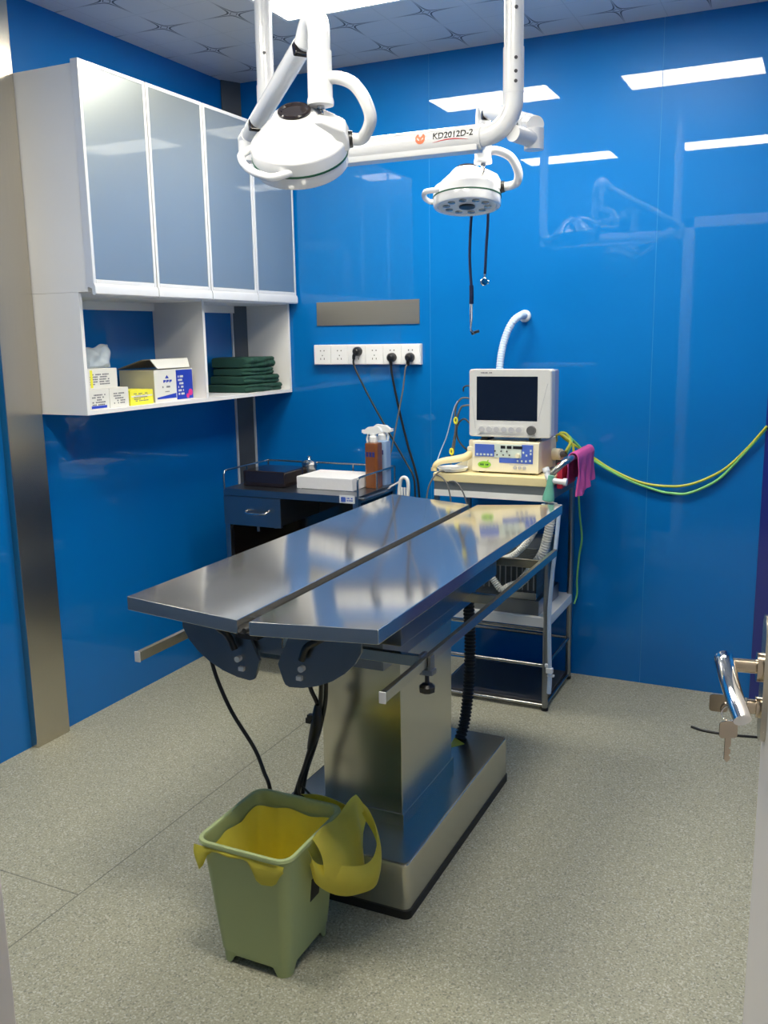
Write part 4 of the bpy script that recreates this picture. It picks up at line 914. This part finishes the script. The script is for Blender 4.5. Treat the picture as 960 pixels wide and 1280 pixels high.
# ------------------------------------------------------------------ ceiling exam lamp
def lamp():
    A, Bp = V((1.042, -1.390, 0)), V((1.740, -1.394, 0)); zc = 1.896; r = .0235; rb = .034
    t = thing('exam_lamp', 'white two headed exam lamp hung from two ceiling poles', 'exam lamp', (1.39, -1.392, H))
    # poles with flanges, collars and screws
    for P in (A, Bp):
        p = obj('pole', CY((P.x, P.y, 2.085), (P.x, P.y, H - .001), r, n=28), M['white'], t)
        bm = bmn(); lathe(bm, [(.075, H - .03), (.08, H - .026), (.08, H - .0005)], Matrix.Translation((P.x, P.y, 0)), 36); obj('ceiling_flange', bm, M['white'], p)
        obj('collar', CY((P.x, P.y, 1.985), (P.x, P.y, 2.088), r + .0016, n=28), M['white'], p)
        bm = bmn(); dv = V((.5, -.866, 0))
        for z in ((2.17, 2.06, 2.03, 2.008) if P is Bp else (2.165,)):
            c = V((P.x, P.y, z)) + dv * (r - .001); cyl(bm, c, c + dv * .0035, .0042, n=12)
        obj('screw', bm, M['darkgrey'], p)
    # U tube: elbows and bar
    bm = bmn(); R = .075; pts = []
    def arc(c, sx, a0, a1): return [V((c[0] + sx * R * math.cos(math.radians(a)), c[1], c[2] + R * math.sin(math.radians(a)))) for a in [a0 + (a1 - a0) * i / 10 for i in range(11)]]
    cA = (A.x + R, A.y, zc + R); cB = (Bp.x - R, Bp.y, zc + R)
    path = [V((A.x, A.y, 1.988))] + arc(cA, 1, 180, 270) + arc(cB, 1, 270, 360) + [V((Bp.x, Bp.y, 1.988))]
    tube(bm, path, r + .0008, n=28, smooth=False)
    # (the straight stretch is sleeved by a thicker tube)
    obj('elbow_tube', bm, M['white'], t)
    bar = obj('crossbar', CY((A.x + .06, A.y, zc), (Bp.x - .078, A.y, zc), rb - .0035, n=64), M['white'], t)
    bm = bmn(); box(bm, A.x + .07, Bp.x - .085, -1.414, -1.366, zc - .0335, zc - .016, .003); obj('cable_duct', bm, M['white'], bar)
    # lettering wrapped round the bar, facing the doorway
    rr = rb - .0031
    def wrap(x0, z0):
        def f(c):
            a = (c.y + z0) / rr; rad = rr + max(0, c.z) ; return V((x0 + c.x, A.y - rad * math.cos(a), zc + rad * math.sin(a)))
        return f
    obj('lettering', text_bm('KD2012D-2', .0215, (0, 0, 0), X, Z, .0003, wrap(1.540, .001)), M['black'], bar)
    bm = bmn(); n = 18
    for i in range(n):
        u0, u1 = i / n, (i + 1) / n
        g = lambda u: (.004 * math.sin(PI * u * 1.0) - .008, .0022 * math.sin(PI * u) + .0002)
        f = wrap(1.540, 0.); (a, w), (b, w2) = g(u0), g(u1)
        q = [f(V((.095 * u0, a, 0))), f(V((.095 * u1, b, 0))), f(V((.095 * u1, b + w2, .0))), f(V((.095 * u0, a + w, .0)))]
        dv = V((0, -.0006, 0)); lo = [bm.verts.new(x + V((0, .0004, 0))) for x in q]; hi = [bm.verts.new(x + dv) for x in q]
        bm.faces.new(lo); bm.faces.new(hi[::-1])
        for k in range(4): bm.faces.new((lo[k], lo[(k + 1) % 4], hi[(k + 1) % 4], hi[k]))
    obj('swoosh', bm, M['redink'], bar)
    bm = bmn(); f = wrap(1.507, .006)
    def blob(poly):
        c = bm.verts.new(f(V((sum(p[0] for p in poly) / len(poly), sum(p[1] for p in poly) / len(poly), .0006)))); vs = [bm.verts.new(f(V((p[0], p[1], .0006)))) for p in poly]
        for i in range(len(vs)): bm.faces.new((c, vs[i], vs[(i + 1) % len(vs)]))
    ringp = [(.0135 * math.cos(a), .0135 * math.sin(a)) for a in [math.radians(120 + 300 * i / 18) for i in range(19)]]; inn = [(.0075 * math.cos(a), .001 + .0075 * math.sin(a)) for a in [math.radians(120 + 300 * i / 18) for i in range(19)]]
    for i in range(18):
        q = [ringp[i], ringp[i + 1], inn[i + 1], inn[i]]; bm.faces.new([bm.verts.new(f(V((p[0], p[1], .0006)))) for p in q])
    blob([(-.007, .002), (0, -.010), (.007, .002), (.009, .009), (.002, .004), (0, -.002), (-.003, .005), (-.009, .009)])
    bmesh.ops.remove_doubles(bm, verts=bm.verts[:], dist=1e-5)
    obj('emblem', bm, M['orange'], bar)

    def joint(P, dy, name_p):
        """swivel under a pole: a short horizontal knuckle carrying the spring arm"""
        bm = bmn(); q = V((P.x, P.y, zc)); e = V((P.x + .028, P.y + dy, zc - .004))
        cyl(bm, q, e, .020, n=24)
        cyl(bm, e + V((0, 0, -.024)), e + V((0, 0, .026)), .0245, n=28)
        o = obj('swivel_joint', bm, M['white'], t)
        bm = bmn(); box(bm, P.x - .03, P.x + .014, P.y + dy * .5 - .03 * (1 if dy < 0 else -1) - .002, P.y + dy * .5 - .03 * (1 if dy < 0 else -1) + .002, zc - .004, zc + .006); bm.free()
        return o, e
    def head(hr, ge, c, n, u, name, handle_az, yoke_pts, stem, tube_p, arm):
        n = V(n).normalized(); u = V(u); u = (u - n * u.dot(n)).normalized(); v = n.cross(u); c = V(c)
        mt = Matrix(((u.x, v.x, n.x, c.x), (u.y, v.y, n.y, c.y), (u.z, v.z, n.z, c.z), (0, 0, 0, 1))); W = lambda *p: mt @ V(p)
        R = hr
        bm = bmn(); lathe(bm, [(R - .016, .006), (R - .012, .0005), (R - .003, .0), (R, .004), (R + .001, .026), (R + .001, .056), (R - .003, .062), (R - .014, .068), (.082, .082), (.058, .104), (.050, .114), (.044, .120), (.034, .122)], mt, 56, False, True)
        hd = obj('lamp_head', bm, M['white'], t)
        bm = bmn(); lathe(bm, [(.0001, .004), (R - .013, .004), (R - .013, .006), (.0001, .006)], mt, 48, False, False); obj('lens_plate', bm, M['led_face'], hd)
        bm = bmn(); lathe(bm, [(R + .0005, .027), (R + .0022, .0275), (R + .0022, .0315), (R + .0005, .032)], mt, 56, False, False); obj('seal_ring', bm, M['greenline'], hd, label='green seal ring')
        bm = bmn(); lathe(bm, [(.026, .0035), (.026, -.001), (.020, -.003)], mt, 28); obj('centre_cap', bm, M['black'], hd)
        bm = bmn()
        for k in range(10):
            a = 2 * PI * (k + .5) / 10; m2 = mt @ Matrix.Translation((.067 * math.cos(a), .067 * math.sin(a), 0)); lathe(bm, [(.0125, .0038), (.0125, .001), (.009, -.0002), (.0001, -.001)], m2, 18, True, False)
        obj('lens', bm, M['led'], hd)
        bm = bmn(); lathe(bm, [(.036, .1215), (.036, .126), (.033, .129), (.029, .129), (.026, .1255), (.0001, .1255)], mt, 36, True, False); obj('top_cap', bm, M['brownblack'], hd, label='glossy black top cap')
        # housing towards the yoke
        bm = bmn(); vs = [(.010, .118), (.060, .112), (.104, .088), (.112, .066), (.112, .040), (.010, .050)]
        a = [bm.verts.new(W(x, -.033 + .004 * (x > .09), z)) for x, z in vs]; b = [bm.verts.new(W(x, .033 - .004 * (x > .09), z)) for x, z in vs]
        bm.faces.new(a[::-1]); bm.faces.new(b)
        for i in range(6): bm.faces.new((a[i], a[(i + 1) % 6], b[(i + 1) % 6], b[i]))
        bmesh.ops.bevel(bm, geom=bm.edges[:], offset=.006, segments=3, profile=.5, affect='EDGES'); obj('yoke_housing', bm, M['white'], hd)
        # grip
        bm = bmn(); P = []; az0, az1 = handle_az; K = 16
        for i in range(K + 1):
            s = i / K; a = math.radians(az0 + (az1 - az0) * s); e = min(1, math.sin(PI * s) * 1.9); P.append(W((R - .004 + ge * e) * math.cos(a), (R - .004 + ge * e) * math.sin(a), .040))
        tube(bm, P, .0085, n=12, sub=3); obj('grip', bm, M['white'], hd)
        # collar and yoke
        end = W(R + .004, 0, .054)
        bm = bmn(); cyl(bm, W(R - .006, 0, .054), W(R + .014, 0, .054), .020, .017, 20); obj('pivot_collar', bm, M['black'], hd)
        Y_ = [V(p) for p in yoke_pts] + [W(R + .035, 0, .056), W(R + .008, 0, .054)]
        bm = bmn(); tube(bm, Y_, .0135, n=16, sub=8); obj('yoke', bm, M['white'], t)
        # vertical tube, its elbow and the spring arm down to the joint
        tx, ty, zb, zt = tube_p
        bm = bmn(); cyl(bm, (tx, ty, zb), (tx, ty, zb + .105), .0265, n=32); cyl(bm, (tx, ty, zb + .104), (tx, ty, zt - .03), .024, n=32)
        J = V(arm); top = V((tx, ty, zt)); dr = (J - top); hdir = V((dr.x, dr.y, 0)).normalized()
        P = [V((tx, ty, zt - .05)), V((tx, ty, zt - .012)), V((tx, ty, zt + .014)) + hdir * .016, top + hdir * .045 + V((0, 0, .012)), top + hdir * .075 + V((0, 0, -.018))]
        tube(bm, P, .024, n=24); dt = obj('down_tube', bm, M['white'], t)
        bm = bmn(); lathe(bm, [(.028, zb - .002), (.029, zb + .004), (.0275, zb + .012)], Matrix.Translation((tx, ty, 0)), 32); obj('end_ring', bm, M['white'], dt)
        bm = bmn(); cyl(bm, (tx, ty, zb - .010), (tx, ty, zb), .008, n=16); tube(bm, [(tx, ty, zb - .006), (tx + .004, ty, zb - .018), V(stem)], .0028, n=8); obj('cable_lead', bm, M['steel'], dt)
        s0 = top + hdir * .050 + V((0, 0, -.004)); ax = (J - s0).normalized()
        bm = bmn(); cyl(bm, s0, s0 + ax * .05, .0185, .021, 28); cyl(bm, s0 + ax * .045, J - ax * .055, .0225, n=28); cyl(bm, J - ax * .056, J - ax * .012, .021, .019, 28); cyl(bm, J - ax * .016, J + ax * .012, .022, n=28)
        sa = obj('spring_arm', bm, M['white'], t)
        sd = ax.cross(V((0, 0, 1))).normalized(); up = sd.cross(ax)
        for q in (s0 + ax * .040, J - ax * .085):
            fr = Matrix(((ax.x, sd.x, up.x, q.x), (ax.y, sd.y, up.y, q.y), (ax.z, sd.z, up.z, q.z), (0, 0, 0, 1)))
            bm = bmn(); box(bm, -.008, .010, -.0236, .0236, -.0236, .004, .004, mtx=fr); obj('slot_cover', bm, M['brownblack'], sa, label='dark slot cover')
    # near head (left), tilted towards the doorway
    jo, eA = joint(A, -.145, 'a')
    head(.105, .028, (1.376, -1.790, 1.793), (.215, -.575, .79), (.904, .428, 0), 'left', (168, 262), [(1.452, -1.83, 1.952), (1.486, -1.825, 1.956), (1.524, -1.818, 1.939), (1.546, -1.806, 1.904), (1.548, -1.79, 1.870)], (1.440, -1.802, 1.878), (1.450, -1.830, 1.905, 2.062), eA + V((0, 0, .034)))
    jo, eB = joint(Bp, .085, 'b')
    head(.109, .034, (1.383, -.740, 1.822), (-.052, .141, .985), (.99, .14, 0), 'right', (150, 225), [(1.463, -.805, 1.968), (1.495, -.797, 1.976), (1.540, -.783, 1.956), (1.562, -.770, 1.914), (1.556, -.757, 1.885)], (1.455, -.800, 1.905), (1.462, -.812, 1.940, 2.085), eB + V((0, 0, .036)))
lamp()

# ------------------------------------------------------------------ stethoscope hung behind the far lamp head
t = thing('stethoscope', 'dark stethoscope hanging down behind the right lamp head', 'stethoscope', (1.375, -.615, 1.42))
obj('tubing', T([(1.353, -.615, 1.578), (1.347, -.615, 1.68), (1.352, -.615, 1.80), (1.360, -.607, 1.875), (1.382, -.600, 1.902), (1.404, -.607, 1.875), (1.412, -.615, 1.80), (1.406, -.615, 1.702), (1.402, -.615, 1.618)], .0048, n=10), M['navy'], t)
obj('hook', T([(1.382, -.660, 1.893), (1.382, -.63, 1.890), (1.382, -.600, 1.894), (1.382, -.588, 1.906)], .003, n=8), M['chrome'], t)
obj('yoke_piece', T([(1.353, -.615, 1.582), (1.354, -.615, 1.55), (1.353, -.615, 1.520)], .0075, n=10), M['navy'], t)
bm = bmn(); tube(bm, [(1.350, -.615, 1.525), (1.349, -.615, 1.47), (1.353, -.615, 1.427)], .0025, n=8); tube(bm, [(1.356, -.617, 1.525), (1.357, -.620, 1.47), (1.354, -.622, 1.432), (1.366, -.622, 1.422)], .0025, n=8); obj('ear_tubes', bm, M['chrome'], t)
bm = bmn(); cyl(bm, (1.366, -.622, 1.423), (1.384, -.624, 1.428), .005, n=12); cyl(bm, (1.353, -.615, 1.430), (1.360, -.615, 1.416), .005, n=12); obj('ear_tip', bm, M['black'], t)
bm = bmn(); cyl(bm, (1.402, -.615, 1.622), (1.401, -.615, 1.604), .004, n=12); lathe(bm, [(.010, -.006), (.013, -.004), (.013, .004), (.010, .006)], Matrix.Translation((1.399, -.618, 1.592)) @ Matrix.Rotation(PI / 2, 4, 'X') @ Matrix.Rotation(.5, 4, 'Y'), 24); cyl(bm, (1.399, -.616, 1.592), (1.410, -.606, 1.592), .008, n=18); obj('chest_piece', bm, M['chrome'], t)

# ------------------------------------------------------------------ camera, world, colour management
def camera():
    yaw, pitch, roll = -0.442497851, 0.190902180, -0.016839514
    f = V((math.sin(yaw) * math.cos(pitch), math.cos(yaw) * math.cos(pitch), -math.sin(pitch)))
    r = V((math.cos(yaw), -math.sin(yaw), 0)); u = r.cross(f)
    c, s = math.cos(roll), math.sin(roll); r2 = r * c + u * s; u2 = u * c - r * s
    cam = bpy.data.cameras.new('camera'); o = bpy.data.objects.new('camera', cam); C.objects.link(o)
    o.matrix_world = Matrix(((r2.x, u2.x, -f.x, 2.451399), (r2.y, u2.y, -f.y, -3.661721), (r2.z, u2.z, -f.z, 1.42), (0, 0, 0, 1)))
    cam.sensor_fit = 'VERTICAL'; cam.sensor_height = 32.; cam.lens = 1144.387 / 1280 * 32.; cam.clip_start = .02
    bpy.context.scene.camera = o
camera()
w = bpy.data.worlds.new('world'); bpy.context.scene.world = w; w.use_nodes = True
w.node_tree.nodes['Background'].inputs[0].default_value = (.5, .55, .6, 1); w.node_tree.nodes['Background'].inputs[1].default_value = .02
vs = bpy.context.scene.view_settings
vs.view_transform = 'Standard'; vs.look = 'None'; vs.exposure = 0.22; vs.gamma = 1.0; vs.use_curve_mapping = False
bpy.context.scene.cycles.max_bounces = 10
